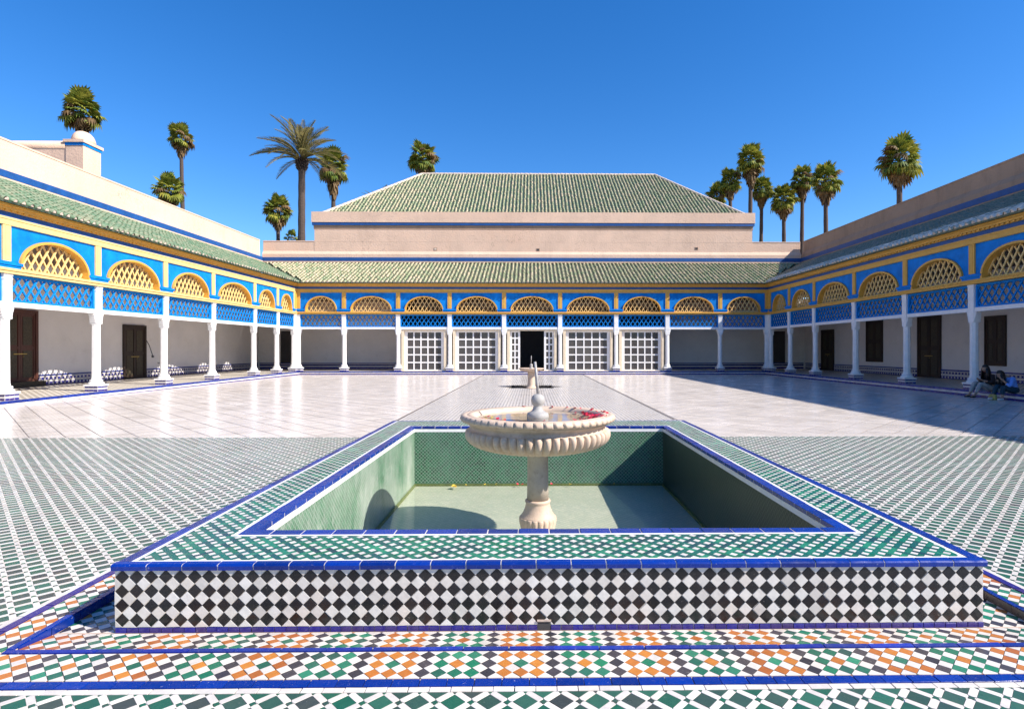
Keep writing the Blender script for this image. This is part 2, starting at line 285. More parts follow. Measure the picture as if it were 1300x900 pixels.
# ------------------------------------------------------------ helpers
def tag(o, label=None, cat=None, group=None, kind=None):
    for k, v in (('label', label), ('category', cat), ('group', group), ('kind', kind)):
        if v: o[k] = v
    return o
def link(name, data, parent=None):
    o = bpy.data.objects.new(name, data); C.objects.link(o)
    if parent is not None: o.parent = parent
    return o
def empty(name, loc=(0, 0, 0), rz=0.0):
    o = bpy.data.objects.new(name, None); C.objects.link(o); o.location = loc; o.rotation_euler = (0, 0, rz); o.empty_display_size = 0.2
    return o
class MB:
    def __init__(s): s.v = []; s.f = []; s.mi = []; s.cur = 0
    def add(s, vs, fs):
        b = len(s.v); s.v.extend(vs); s.f.extend([tuple(i + b for i in f) for f in fs]); s.mi.extend([s.cur] * len(fs))
    def box(s, x0, x1, y0, y1, z0, z1):
        s.add([(x0, y0, z0), (x1, y0, z0), (x1, y1, z0), (x0, y1, z0), (x0, y0, z1), (x1, y0, z1), (x1, y1, z1), (x0, y1, z1)],
              [(0, 3, 2, 1), (4, 5, 6, 7), (0, 1, 5, 4), (1, 2, 6, 5), (2, 3, 7, 6), (3, 0, 4, 7)])
    def quad(s, a, b, c, d): s.add([a, b, c, d], [(0, 1, 2, 3)])
    def loft(s, rings, closed=True, cap0=True, cap1=True):
        n = len(rings[0]); b = []
        for r in rings: b.extend(r)
        fs = []
        for i in range(len(rings) - 1):
            for j in range(n if closed else n - 1):
                k = (j + 1) % n; fs.append((i * n + j, i * n + k, (i + 1) * n + k, (i + 1) * n + j))
        if cap0: fs.append(tuple(range(n - 1, -1, -1)))
        if cap1: fs.append(tuple((len(rings) - 1) * n + j for j in range(n)))
        s.add(b, fs)
    def lathe(s, prof, n=24, c=(0, 0, 0), rot=0.0, cap0=True, cap1=True, lobes=None):
        rings = []
        for i, (r, z) in enumerate(prof):
            ring = []
            for j in range(n):
                a = 2 * math.pi * j / n + rot
                rr = r * (lobes(i, a) if lobes else 1.0)
                ring.append((c[0] + rr * math.cos(a), c[1] + rr * math.sin(a), c[2] + z))
            rings.append(ring)
        s.loft(rings, True, cap0, cap1)
    def tube(s, pts, rad, n=6):
        rings = []
        for i, p in enumerate(pts):
            p = Vector(p); a = Vector(pts[max(0, i - 1)]); b = Vector(pts[min(len(pts) - 1, i + 1)])
            d = (b - a).normalized(); u = d.orthogonal().normalized() if abs(d.z) > 0.9 else d.cross(Vector((0, 0, 1))).normalized(); v = d.cross(u)
            r = rad[i] if isinstance(rad, (list, tuple)) else rad
            rings.append([tuple(p + (u * math.cos(2 * math.pi * j / n) + v * math.sin(2 * math.pi * j / n)) * r) for j in range(n)])
        s.loft(rings)
    def bar(s, p, q, wd, dp, up=Vector((0, 1, 0))):
        """rectangular bar from p to q, wd across, dp along up"""
        p = Vector(p); q = Vector(q); d = (q - p).normalized(); side = d.cross(up).normalized() * wd / 2; u = up * dp / 2
        s.loft([[tuple(x + side + u), tuple(x - side + u), tuple(x - side - u), tuple(x + side - u)] for x in (p, q)])
    def build(s, name, mat, parent=None, smooth=False, recalc=True):
        me = bpy.data.meshes.new(name); me.from_pydata([tuple(x) for x in s.v], [], s.f)
        for m in (mat if isinstance(mat, (list, tuple)) else [mat]): me.materials.append(m)
        if any(s.mi): me.polygons.foreach_set('material_index', s.mi)
        if smooth: me.polygons.foreach_set('use_smooth', [True] * len(me.polygons))
        if recalc: bm = bmesh.new(); bm.from_mesh(me); bmesh.ops.recalc_face_normals(bm, faces=bm.faces); bm.to_mesh(me); bm.free()
        me.update(); return link(name, me, parent)
def boxo(name, mat, parent, *a):
    m = MB(); m.box(*a); return m.build(name, mat, parent)

def area(p): return 0.5 * sum(p[i][0] * p[(i + 1) % len(p)][1] - p[(i + 1) % len(p)][0] * p[i][1] for i in range(len(p)))
def clip(poly, x0, x1, y0, y1):
    for ax, val, sg in ((0, x0, 1), (0, x1, -1), (1, y0, 1), (1, y1, -1)):
        out = []
        for i in range(len(poly)):
            a, b = poly[i], poly[(i + 1) % len(poly)]
            ia, ib = (a[ax] - val) * sg >= -1e-7, (b[ax] - val) * sg >= -1e-7
            if ia: out.append(a)
            if ia != ib:
                t = (val - a[ax]) / (b[ax] - a[ax]); out.append((a[0] + t * (b[0] - a[0]), a[1] + t * (b[1] - a[1])))
        poly = out
        if len(poly) < 3: return None
    out = [poly[0]]
    for q in poly[1:]:
        if math.hypot(q[0] - out[-1][0], q[1] - out[-1][1]) > 1e-4: out.append(q)
    if len(out) > 2 and math.hypot(out[0][0] - out[-1][0], out[0][1] - out[-1][1]) < 1e-4: out.pop()
    return out if len(out) > 2 and abs(area(out)) > 2e-5 else None
def piece(poly, h, gap, bev):
    """a tile: polygon shrunk by gap about its centre, h thick, edges eased by bev"""
    n = len(poly); cx = sum(p[0] for p in poly) / n; cy = sum(p[1] for p in poly) / n
    def inset(d):
        o = []
        for (x, y) in poly:
            l = math.hypot(x - cx, y - cy) or 1; k = max(0.05, 1 - d * 1.35 / l); o.append((cx + (x - cx) * k, cy + (y - cy) * k))
        return o
    a, b = inset(gap), inset(gap + bev)
    vs = [(x, y, 0) for x, y in a] + [(x, y, h - bev * 0.5) for x, y in a] + [(x, y, h) for x, y in b]; fs = []
    for j in range(n):
        k = (j + 1) % n; fs += [(j, k, n + k, n + j), (n + j, n + k, 2 * n + k, 2 * n + j)]
    fs.append(tuple(2 * n + j for j in range(n))); return vs, fs
CY, SY = math.cos(YAW), math.sin(YAW)
def seen(p, mg=40):
    d = p - CAM; f = -SY * d.x + CY * d.y
    if f < 0.3: return None
    r = CY * d.x + SY * d.y
    px = 685 + 722 * r / f; py = 444 - 722 * d.z / f
    return f if (-mg < px < 1300 + mg and -mg < py < 900 + mg) else None
def field(parent, name, polys, Mx, mat, h=0.003, gap=0.0008, bev=0.0006, limit=300, stuff=True, jig=0.0, wob=0.014):
    """tiles from polygons in the plane of Mx: whole visible nearest ones as objects, cut or further ones joined"""
    meshes = {}; items = []
    for poly, whole in polys:
        if area(poly) < 0: poly = poly[::-1]
        cx = sum(p[0] for p in poly) / len(poly); cy = sum(p[1] for p in poly) / len(poly)
        wp = Mx @ Vector((cx, cy, 0)); f = seen(wp)
        items.append((f if (f and whole) else 1e9, poly, cx, cy))
    items.sort(key=lambda t: t[0]); mb = MB(); k = 0
    for f, poly, cx, cy in items:
        loc = [(x - cx, y - cy) for x, y in poly]
        if f < 1e8 and k < limit:
            key = tuple((round(x, 4), round(y, 4)) for x, y in loc)
            if key not in meshes:
                b = MB(); b.add(*piece(loc, h, gap, bev)); me = bpy.data.meshes.new(name); me.from_pydata(b.v, [], b.f); me.materials.append(mat); meshes[key] = me
            o = link(name, meshes[key], parent)
            m4 = Mx @ Matrix.Translation((cx, cy, 0))
            m4 = m4 @ T((rnd.gauss(0, wob * 0.06), rnd.gauss(0, wob * 0.06), 0)) @ Matrix.Rotation(rnd.gauss(0, wob), 4, 'Z')
            if jig: m4 = m4 @ Euler((rnd.gauss(0, jig), rnd.gauss(0, jig), 0)).to_matrix().to_4x4()
            if parent is not None: m4 = parent.matrix_basis.inverted() @ m4
            o.matrix_basis = m4; k += 1
        else:
            vs, fs = piece(poly, h, gap, bev); mb.add([tuple(Mx @ Vector(v)) for v in vs], fs)
    if mb.v and stuff:
        o = mb.build(name + 's', mat, parent)
        if parent is not None: o.matrix_basis = parent.matrix_basis.inverted()
        tag(o, kind='stuff')
T = Matrix.Translation
def ringclip(poly, O, I):
    """polygon clipped to outer rectangle O minus inner rectangle I: list of (poly, whole)"""
    xs = [p[0] for p in poly]; ys = [p[1] for p in poly]; x0, x1, y0, y1 = min(xs), max(xs), min(ys), max(ys)
    e = 1e-5
    if x1 < O[0] or x0 > O[1] or y1 < O[2] or y0 > O[3]: return []
    inO = x0 >= O[0] - e and x1 <= O[1] + e and y0 >= O[2] - e and y1 <= O[3] + e
    offI = x1 <= I[0] + e or x0 >= I[1] - e or y1 <= I[2] + e or y0 >= I[3] - e
    if inO and offI: return [(poly, True)]
    if x0 > I[0] and x1 < I[1] and y0 > I[2] and y1 < I[3]: return []
    out = []
    for r in ((O[0], O[1], O[2], I[2]), (O[0], O[1], I[3], O[3]), (O[0], I[0], I[2], I[3]), (I[1], O[1], I[2], I[3])):
        q = clip(poly, *r)
        if q: out.append((q, False))
    return out
def rot45(c, pts):
    k = math.sqrt(0.5); return [(c[0] + (u - v) * k, c[1] + (u + v) * k) for u, v in pts]
def lattice_cells(O, p, org, big, small):
    """big squares, strips and small squares of the 45 degree lattice whose cells touch O"""
    k = math.sqrt(0.5); B, S, G = [], [], []; b, s = big / 2, small / 2
    x0, x1, y0, y1 = O; us = [((x - org[0]) * k + (y - org[1]) * k) / p for x in (x0, x1) for y in (y0, y1)]; vs = [(-(x - org[0]) * k + (y - org[1]) * k) / p for x in (x0, x1) for y in (y0, y1)]
    for i in range(int(min(us)) - 2, int(max(us)) + 3):
        for j in range(int(min(vs)) - 2, int(max(vs)) + 3):
            u, v = i * p, j * p; X = org[0] + (u - v) * k; Y = org[1] + (u + v) * k
            if X < x0 - p or X > x1 + p or Y < y0 - p or Y > y1 + p: continue
            B.append(rot45((X, Y), [(-b, -b), (b, -b), (b, b), (-b, b)]))
            h = p / 2; g = p / 2 - b
            S.append(rot45((X, Y), [(b, -b), (h + g - s - g + s * 0, -b) if 0 else (h + g, -b), (h + g, b), (b, b)][:0] + [(b, -b), (h, -b - (g - s)), (2 * h - b, -b), (2 * h - b, b), (h, b + (g - s)), (b, b)]))
            S.append(rot45((X, Y), [(-b, b), (b, b), (b + (g - s), h), (b, 2 * h - b), (-b, 2 * h - b), (-b - (g - s), h)]))
            G.append(rot45((X + (h - h) * k, Y + 2 * h * k), [(-s, -s), (s, -s), (s, s), (-s, s)]))
    return B, S, G

# ------------------------------------------------------------ setting: ground, courtyard floor
PX = 0.12                                     # centre line of the pool
ring_o = (PX - 3.16, PX + 3.16, 2.70, 10.43)  # outer edge of the tiled border round the pool
riser = (PX - 2.88, PX + 2.88, 3.06, 10.10)   # edge of the sunken channel
block = (PX - 2.54, PX + 2.56, 3.34, 10.0)    # raised pool
m = MB()
m.box(-900, 900, -900, 1500, -1.2, -0.95)
tag(m.build('ground', M['earth']), kind='structure')
# courtyard floor: green and white lattice round the pool
YB = 10.43
m = MB()
def sheet(mb, x0, x1, y0, y1, z=0.0, th=0.9): mb.box(x0, x1, y0, y1, z - th, z)
sheet(m, -14.9, ring_o[0], -8, YB); sheet(m, ring_o[1], 15.1, -8, YB); sheet(m, ring_o[0], ring_o[1], -8, ring_o[2])
floor = tag(m.build('courtyard_floor', M['lattice']), kind='structure')
Bs, Ss, Gs = [], [], []
P0 = 0.116
def fix_org(x, y): return (x, y)
org = (-0.03, 2.585)
for zone in ((-9.9, ring_o[0], 2.2, YB), (ring_o[1], 10.0, 2.2, YB), (ring_o[0], ring_o[1], 2.0, 2.66)):
    b_, s_, g_ = lattice_cells(zone, P0, org, 0.082, 0.024)
    for src, dst in ((b_, Bs), (s_, Ss), (g_, Gs)):
        for q in src:
            cx = sum(p[0] for p in q) / len(q); cy = sum(p[1] for p in q) / len(q)
            if seen(Vector((cx, cy, 0)), 60) is None: continue
            c = clip(q, *zone)
            if c: dst.append((c, abs(area(c) - abs(area(q))) < 1e-6))
field(floor, 'green_tile', Bs, T((0, 0, 0)), M['gtile_floor'], 0.004, 0.0014, 0.0012, jig=0.008)
field(floor, 'white_strip', Ss, T((0, 0, 0)), M['wtile'], 0.004, 0.0010, 0.0010)
field(floor, 'small_green_tile', Gs, T((0, 0, 0)), M['gtile_floor'], 0.004, 0.0008, 0.0008)
# white edging tiles in front of the border
bord = MB(); x = ring_o[0] - 0.04
edge_polys = []
while x < ring_o[1] + 0.04: edge_polys.append(([(x, 2.662), (x + 0.098, 2.662), (x + 0.098, 2.70), (x, 2.70)], True)); x += 0.1
field(floor, 'edging_tile', edge_polys, T((0, 0, 0)), M['wtile'], 0.005, 0.001, 0.001)
for sx, xx in ((-1, ring_o[0] - 0.04), (1, ring_o[1])):
    polys = []; y = 2.70
    while y < YB - 0.1: polys.append(([(xx, y), (xx + 0.04, y), (xx + 0.04, y + 0.148), (xx, y + 0.148)], True)); y += 0.15
    field(floor, 'edging_tile', polys, T((0, 0, 0)), M['wtile'], 0.005, 0.001, 0.001, 60)

# tiled border with the sunken channel
m = MB()
m.box(ring_o[0], ring_o[1], ring_o[2], riser[2], -0.9, -0.002); m.box(ring_o[0], riser[0], riser[2], riser[3], -0.9, -0.002)
m.box(riser[1], ring_o[1], riser[2], riser[3], -0.9, -0.002); m.box(ring_o[0], ring_o[1], riser[3], ring_o[3], -0.9, -0.002)
border = tag(m.build('tiled_border', M['mortar']), kind='structure')
m = MB(); ZC = -0.048
y0, y1 = riser[2], block[2] + 0.02
m.add([(riser[0], y0, -0.006), (riser[1], y0, -0.006), (riser[1], y1, ZC), (riser[0], y1, ZC)], [(0, 1, 2, 3)])
for xa, xb in ((riser[0], block[0] + 0.02), (block[1] - 0.02, riser[1])): m.quad((xa, y1, ZC), (xb, y1, ZC), (xb, riser[3], ZC), (xa, riser[3], ZC))
m.quad((block[0] + 0.02, block[3] - 0.02, ZC), (block[1] - 0.02, block[3] - 0.02, ZC), (block[1] - 0.02, riser[3], ZC), (block[0] + 0.02, riser[3], ZC))
channel = tag(m.build('channel_floor', M['mortar']), kind='structure')
PT = 0.0815
def seq(i, row):
    a = ['K', 'G', 'G', 'G', 'K', 'O', 'O', 'O'] if row % 2 == 0 else ['K', 'G', 'O', 'G', 'K', 'O', 'G', 'O']
    return a[i % 8]
def diamonds(x0, x1, y0, y1, px, py, along='x', n0=None):
    """coloured diamonds touching corner to corner and the white ones between them"""
    cols = {'K': [], 'G': [], 'O': [], 'W': []}; h = PT / 2
    nx = int((x1 - x0) / PT) + 2; ny = int((y1 - y0) / PT) + 2
    i0 = int((x0 - px) / PT) - 1; j0 = int((y0 - py) / PT) - 1
    for i in range(i0, i0 + nx + 2):
        for j in range(j0, j0 + ny + 2):
            cx, cy = px + i * PT, py + j * PT
            key = seq(i, j) if along == 'x' else seq(j, i)
            for kk, (ax, ay) in ((key, (cx, cy)), ('W', (cx + h, cy + h))):
                q = [(ax - h, ay), (ax, ay - h), (ax + h, ay), (ax, ay + h)]
                c = clip(q, x0, x1, y0, y1)
                if c: cols[kk].append((c, abs(area(c) - abs(area(q))) < 1e-6))
    return cols
def merge(a, b):
    for k in a: a[k] += b[k]
    return a
TR = {'K': ('black_tile', M['slate']), 'G': ('green_tile', M['gtile']), 'O': ('orange_tile', M['orange']), 'W': ('white_tile', M['wtile'])}
fy0, fy1 = ring_o[2] + 0.075, riser[2] - 0.04
pyr = fy0 + 0.005 + PT / 2
bt = diamonds(ring_o[0] + 0.065, ring_o[1] - 0.065, fy0, fy1, 0.107, pyr)
for xa, xb in ((ring_o[0] + 0.065, riser[0] - 0.045), (riser[1] + 0.045, ring_o[1] - 0.065)):
    merge(bt, diamonds(xa, xb, fy1, 9.9, 0.107, pyr, 'y'))
for k, (nm, mt) in TR.items(): field(border, nm, bt[k], T((0, 0, 0)), mt, 0.004, 0.0015, 0.0009, jig=0.012)
slope = math.atan2(ZC + 0.006, y1 - y0); L = math.hypot(ZC + 0.006, y1 - y0)
ct = diamonds(riser[0] + 0.008, riser[1] - 0.008, 0.012, L - 0.045, 0.107, L - 0.045 - PT / 2 - 0.012)
Mc = T((0, y0, -0.006)) @ Matrix.Rotation(slope, 4, 'X')
for k, (nm, mt) in TR.items(): field(channel, nm, ct[k], Mc, mt, 0.004, 0.0015, 0.0009, jig=0.012)
cs = None
for xa, xb in ((riser[0] + 0.008, block[0] - 0.002), (block[1] + 0.002, riser[1] - 0.008)):
    d = diamonds(xa, xb, y1 - 0.015, 9.9, 0.107, y1 + 0.02, 'y'); cs = merge(cs, d) if cs else d
for k, (nm, mt) in TR.items(): field(channel, nm, cs[k], T((0, 0, ZC)), mt, 0.004, 0.0009, 0.0009)
# cobalt strips: outer edge of the border, lip and riser of the channel
def strip(parent, name, mat, x0, x1, y0, y1, n, along, h=0.006, skew=0.0, z=0.0):
    polys = []
    for i in range(n):
        if along == 'x':
            a = x0 + (x1 - x0) * i / n; b = x0 + (x1 - x0) * (i + 1) / n; polys.append(([(a, y0), (b, y0), (b + skew, y1), (a + skew, y1)], True))
        else:
            a = y0 + (y1 - y0) * i / n; b = y0 + (y1 - y0) * (i + 1) / n; polys.append(([(x0, a), (x1, a), (x1, b), (x0, b)], True))
    field(parent, name, polys, T((0, 0, z)), mat, h, 0.0016, 0.0015)
strip(border, 'cobalt_tile', M['cap'], ring_o[0], ring_o[1], ring_o[2] + 0.004, ring_o[2] + 0.064, 48, 'x', 0.007)
strip(border, 'violet_tile', M['violet'], ring_o[0], ring_o[0] + 0.055, ring_o[2] + 0.07, 10.0, 44, 'y', 0.007)
strip(border, 'violet_tile', M['violet'], ring_o[1] - 0.055, ring_o[1], ring_o[2] + 0.07, 10.0, 44, 'y', 0.007)
strip(border, 'lip_tile', M['navy'], riser[0] - 0.03, riser[1] + 0.03, riser[2] - 0.032, riser[2], 24, 'x', 0.008)
strip(border, 'lip_tile', M['cap'], riser[0] - 0.036, riser[0], riser[2], 9.9, 32, 'y', 0.009)
strip(border, 'lip_tile', M['cap'], riser[1], riser[1] + 0.036, riser[2], 9.9, 32, 'y', 0.009)
for xx, dx in ((riser[0], 0.006), (riser[1], -0.006)):
    y = riser[2] + 0.03; k = 0
    while y < 9.9:
        b = min(y + 0.21, 9.9)
        zb = lambda q: max(ZC, -0.006 + (ZC + 0.006) * (q - y0) / (y1 - y0))
        r = MB(); a_ = [(xx, y + 0.002, zb(y)), (xx, b - 0.002, zb(b)), (xx, b - 0.002, 0.004), (xx, y + 0.002, 0.004)]
        r.loft([a_, [(p[0] + dx, p[1], p[2]) for p in a_]])
        r.build('riser_tile', M['cap'] if dx > 0 else M['slate'], border); y += 0.21; k += 1

# white paved halves of the court and the central path
m = MB(); sheet(m, -14.9, PX - 3.18, YB, 36.5); pavl = tag(m.build('white_paving', M['slab_joint']), kind='structure')
m = MB(); sheet(m, PX + 3.18, 15.1, YB, 36.5); pavr = tag(m.build('white_paving', M['slab_joint']), kind='structure')
D = 0.66; h = D / 2
for par, (xa, xb), px0 in ((pavl, (-14.9, PX - 3.18), -8.768), (pavr, (PX + 3.18, 15.1), 5.584)):
    polys = []
    for i in range(-30, 31):
        for j in range(0, 42):
            for o in (0, h):
                cx, cy = px0 + i * D + o, 10.43 + j * D + o
                q = [(cx - h, cy), (cx, cy - h), (cx + h, cy), (cx, cy + h)]
                c = clip(q, xa + 0.02, xb - 0.02, YB + 0.004, 36.45)
                if c: polys.append((c, abs(area(c) - abs(area(q))) < 1e-6))
    field(par, 'paving_slab', polys, T((0, 0, 0)), M['slab'], 0.0035, 0.009, 0.001, jig=0.0022, wob=0.003)
# path with the star shaped basin let into it
star_c = (-0.02, 24.6)
def starpts(r0, r1, n=8, z=None):
    return [((r0 if i % 2 == 0 else r1) * math.cos(math.pi * i / n + math.pi / n * 0) + star_c[0], (r0 if i % 2 == 0 else r1) * math.sin(math.pi * i / n) + star_c[1]) for i in range(2 * n)]
SP = starpts(1.25, 0.92)
x0, x1 = PX - 3.18, PX + 3.18
outer = [Vector((x0, 10.1, 0)), Vector((x1, 10.1, 0)), Vector((x1, 36.5, 0)), Vector((x0, 36.5, 0))]
hole = [Vector((a, b, 0)) for a, b in SP]
tri = tessellate_polygon([outer, hole]); pts = outer + hole
m = MB(); m.add([tuple(p) for p in pts], [tuple(t) for t in tri])
n = len(SP); m.add([(a, b, 0) for a, b in SP] + [(a, b, -0.16) for a, b in SP], [(i, (i + 1) % n, n + (i + 1) % n, n + i) for i in range(n)] + [tuple(n + i for i in range(n))])
path = tag(m.build('central_path', M['lattice_path']), kind='structure')
for xx in (x0, x1 - 0.05): boxo('path_edge', M['slab_joint'], path, xx, xx + 0.03, 13.0, 36.4, -0.01, 0.004)
m = MB(); rim_o = starpts(1.33, 0.98)
m.loft([[(a, b, 0.001) for a, b in SP], [(a, b, 0.012) for a, b in SP], [(a, b, 0.012) for a, b in rim_o], [(a, b, 0.001) for a, b in rim_o]], True, False, False)
m.add([(a, b, -0.01) for a, b in starpts(1.245, 0.915)] + [(a, b, -0.155) for a, b in starpts(1.245, 0.915)], [(i, (i + 1) % n, n + (i + 1) % n, n + i) for i in range(n)])
m.build('star_basin', M['black'], path)  # black tile puts the shade of the recess walls into their colour

# ------------------------------------------------------------ raised pool
ZT = 0.358
pool = tag(empty('raised_pool', (PX, 6.67, -0.048)), 'raised sunken-centre pool with black and white checkered front and cobalt edging', 'pool')
def pl(o): o.matrix_basis = pool.matrix_basis.inverted(); return o
inner = (PX - 2.02, PX + 2.02, 3.94, 9.22); ZF = -0.60
m = MB(); zt = ZT - 0.006
for r in ((block[0], block[1], block[2], inner[2]), (block[0], block[1], inner[3], block[3]), (block[0], inner[0], inner[2], inner[3]), (inner[1], block[1], inner[2], inner[3])):
    m.box(r[0], r[1], r[2], r[3], -0.9, zt)
pl(m.build('pool_body', M['joint'], pool))
# front face
PF = (block[1] - block[0]) / 61.0; hF = PF / 2; zf0 = ZT - 0.034 - 4 * PF
Mf = T((0, block[2], 0)) @ Matrix.Rotation(R(90), 4, 'X')
bk, wh, hw = [], [], []
for i in range(61):
    for j in range(5):
        cx = block[0] + hF + i * PF; cz = zf0 + hF + j * PF
        if j < 4: bk.append(([(cx - hF, cz), (cx, cz - hF), (cx + hF, cz), (cx, cz + hF)], True))
    for j in range(5):
        cx = block[0] + i * PF; cz = zf0 + j * PF
        q = [(cx - hF, cz), (cx, cz - hF), (cx + hF, cz), (cx, cz + hF)]
        c = clip(q, block[0], block[1], zf0, zf0 + 4 * PF)
        if c: (wh if len(c) == 4 and i > 0 and 0 < j < 4 else hw).append((c, True))
field(pool, 'black_tile', bk, Mf, M['black'], 0.006, 0.0016, 0.0012, jig=0.008)
field(pool, 'white_tile', wh, Mf, M['wtile'], 0.006, 0.0016, 0.0012, jig=0.008)
field(pool, 'half_tile', hw, Mf, M['wtile'], 0.006, 0.0012, 0.0012)
for sx, xx in ((-1, block[0]), (1, block[1])):           # same tiling round the sides
    Ms = T((xx, 0, 0)) @ Matrix.Rotation(R(90) * sx, 4, 'Z') @ Matrix.Rotation(R(90), 4, 'X')
    b2 = []
    for i in range(78):
        for j in range(4):
            cx = (-block[3] if sx < 0 else block[2]) + hF + i * PF; cz = zf0 + hF + j * PF
            b2.append(([(cx - hF, cz), (cx, cz - hF), (cx + hF, cz), (cx, cz + hF)], False))
    field(pool, 'side_tile', b2, Ms, M['black'], 0.005, 0.0012, 0.0012)
bt2 = []; x = block[0] + 0.004
while x < block[1] - 0.02:
    wdt = rnd.choice((0.058, 0.062, 0.064)); b = min(x + wdt, block[1] - 0.002)
    if x < 0.033 < b: b = 0.0325
    if 0.033 <= x < 0.113: x = 0.1135; continue
    if b - x > 0.006: bt2.append(([(x, ZC + 0.006), (b, ZC + 0.006), (b, zf0 - 0.003), (x, zf0 - 0.003)], True))
    x = b + 0.003
field(pool, 'base_tile', bt2, Mf, M['violet'], 0.009, 0.0006, 0.001)
m = MB(); yf = block[2] - 0.001
m.box(0.032, 0.114, yf - 0.012, yf + 0.0, zf0 + 0.020, zf0 + 0.030)
m.cur = 1; m.box(0.034, 0.112, yf - 0.006, yf, ZC + 0.006, zf0 + 0.020)
pl(m.build('drain_opening', [M['mortar'], M['dark']], pool))
# cobalt cap along the outer edge, eased front edge
def cap_run(p0, d, nrm, length, n, name='cap_tile', wd=0.030):
    d0 = Vector(p0); jm = MB(); jp = [(0.0135, ZT - 0.036), (0.0155, ZT - 0.012), (0.0095, ZT - 0.006), (0.002, ZT - 0.0035), (-wd, ZT - 0.003), (-wd, ZT - 0.036)]
    jm.loft([[tuple(d0 + Vector(d) * e + Vector(nrm) * u + Vector((0, 0, z))) for u, z in jp] for e in (0.002, length - 0.002)]); pl(jm.build('cap_joint', M['joint'], pool))
    prof = [(0.018, ZT - 0.036), (0.020, ZT - 0.012), (0.014, ZT - 0.003), (0.004, ZT), (-wd, ZT + 0.001), (-wd, ZT - 0.036)]
    s = 0.0
    for i in range(n):
        lg = length / n; a = s + 0.0036; b = s + lg - 0.0036; s += lg
        j = max(-0.0014, min(0.0014, rnd.gauss(0, 0.0012)))
        c = Vector(p0) + Vector(d) * (a + b) / 2
        mb = MB(); mb.loft([[tuple(Vector(d) * e + Vector(nrm) * (u + j) + Vector((0, 0, z - ZT))) for u, z in prof] for e in ((a - b) / 2, (b - a) / 2)])
        o = mb.build(name, M['cap'], pool); o.matrix_basis = pool.matrix_basis.inverted() @ T((c.x, c.y, ZT + j * 0.4))
cap_run((block[0] - 0.018, block[2], 0), (1, 0, 0), (0, -1, 0), block[1] - block[0] + 0.036, 25)
cap_run((block[0], block[2] + 0.03, 0), (0, 1, 0), (-1, 0, 0), block[3] - block[2] - 0.03, 31, wd=0.062)
cap_run((block[1], block[2] + 0.03, 0), (0, 1, 0), (1, 0, 0), block[3] - block[2] - 0.03, 31, wd=0.062)
cap_run((block[0], block[3], 0), (1, 0, 0), (0, 1, 0), block[1] - block[0], 25)
# inner coping
def cope(x0, x1, y0, y1, n, along):
    for i in range(n):
        if along == 'x': a = x0 + (x1 - x0) * i / n + 0.0042; b = x0 + (x1 - x0) * (i + 1) / n - 0.0042; e = (a, b, y0, y1)
        else: a = y0 + (y1 - y0) * i / n + 0.0042; b = y0 + (y1 - y0) * (i + 1) / n - 0.0042; e = (x0, x1, a, b)
        cx, cy = (e[0] + e[1]) / 2, (e[2] + e[3]) / 2; j = max(-0.0015, min(0.0015, rnd.gauss(0, 0.001)))
        mb = MB(); vs, fs = piece([(e[0] - cx, e[2] - cy), (e[1] - cx, e[2] - cy), (e[1] - cx, e[3] - cy), (e[0] - cx, e[3] - cy)], 0.034, 0.0, 0.003); mb.add(vs, fs)
        o = mb.build('coping_tile', M['cap'], pool); o.matrix_basis = pool.matrix_basis.inverted() @ T((cx, cy, ZT - 0.034 + j))
I = inner; cw = 0.083; ov = 0.012
cope(I[0] - cw, I[1] + cw, I[2] - cw, I[2] + ov, 20, 'x'); cope(I[0] - cw, I[1] + cw, I[3] - ov, I[3] + cw, 20, 'x')
cope(I[0] - cw, I[0] + ov, I[2] + ov, I[3] - ov, 25, 'y'); cope(I[1] - ov, I[1] + cw, I[2] + ov, I[3] - ov, 25, 'y')
m = MB()
for q in ((I[0] - cw + .001, I[1] + cw - .001, I[2] - cw + .001, I[2] + ov - .001), (I[0] - cw + .001, I[1] + cw - .001, I[3] - ov + .001, I[3] + cw - .001), (I[0] - cw + .001, I[0] + ov - .001, I[2] + ov, I[3] - ov), (I[1] - ov + .001, I[1] + cw - .001, I[2] + ov, I[3] - ov)): m.box(q[0], q[1], q[2], q[3], ZT - 0.033, ZT - 0.0045)
pl(m.build('coping_joint', M['joint'], pool))
# white margins of the rim and the woven mosaic between them
mo = (block[0] + 0.090, block[1] - 0.090, block[2] + 0.055, block[3] - 0.055)
mi = (I[0] - cw - 0.03, I[1] + cw + 0.03, I[2] - cw - 0.03, I[3] + cw + 0.03)
m = MB(); za, zb_ = ZT - 0.02, ZT - 0.0025
def frame_boxes(m, O, Q):
    m.box(O[0], O[1], O[2], Q[2], za, zb_); m.box(O[0], O[1], Q[3], O[3], za, zb_); m.box(O[0], Q[0], Q[2], Q[3], za, zb_); m.box(Q[1], O[1], Q[2], Q[3], za, zb_)
frame_boxes(m, (block[0] + 0.063, block[1] - 0.063, block[2] + 0.031, block[3] - 0.031), mo)
frame_boxes(m, mi, (I[0] - cw - 0.001, I[1] + cw + 0.001, I[2] - cw - 0.001, I[3] + cw + 0.001))
pl(m.build('rim_margin', M['grout_white'], pool))
pw = 0.0714; wq = 0.038; k = math.sqrt(0.5)
W, S = [], []
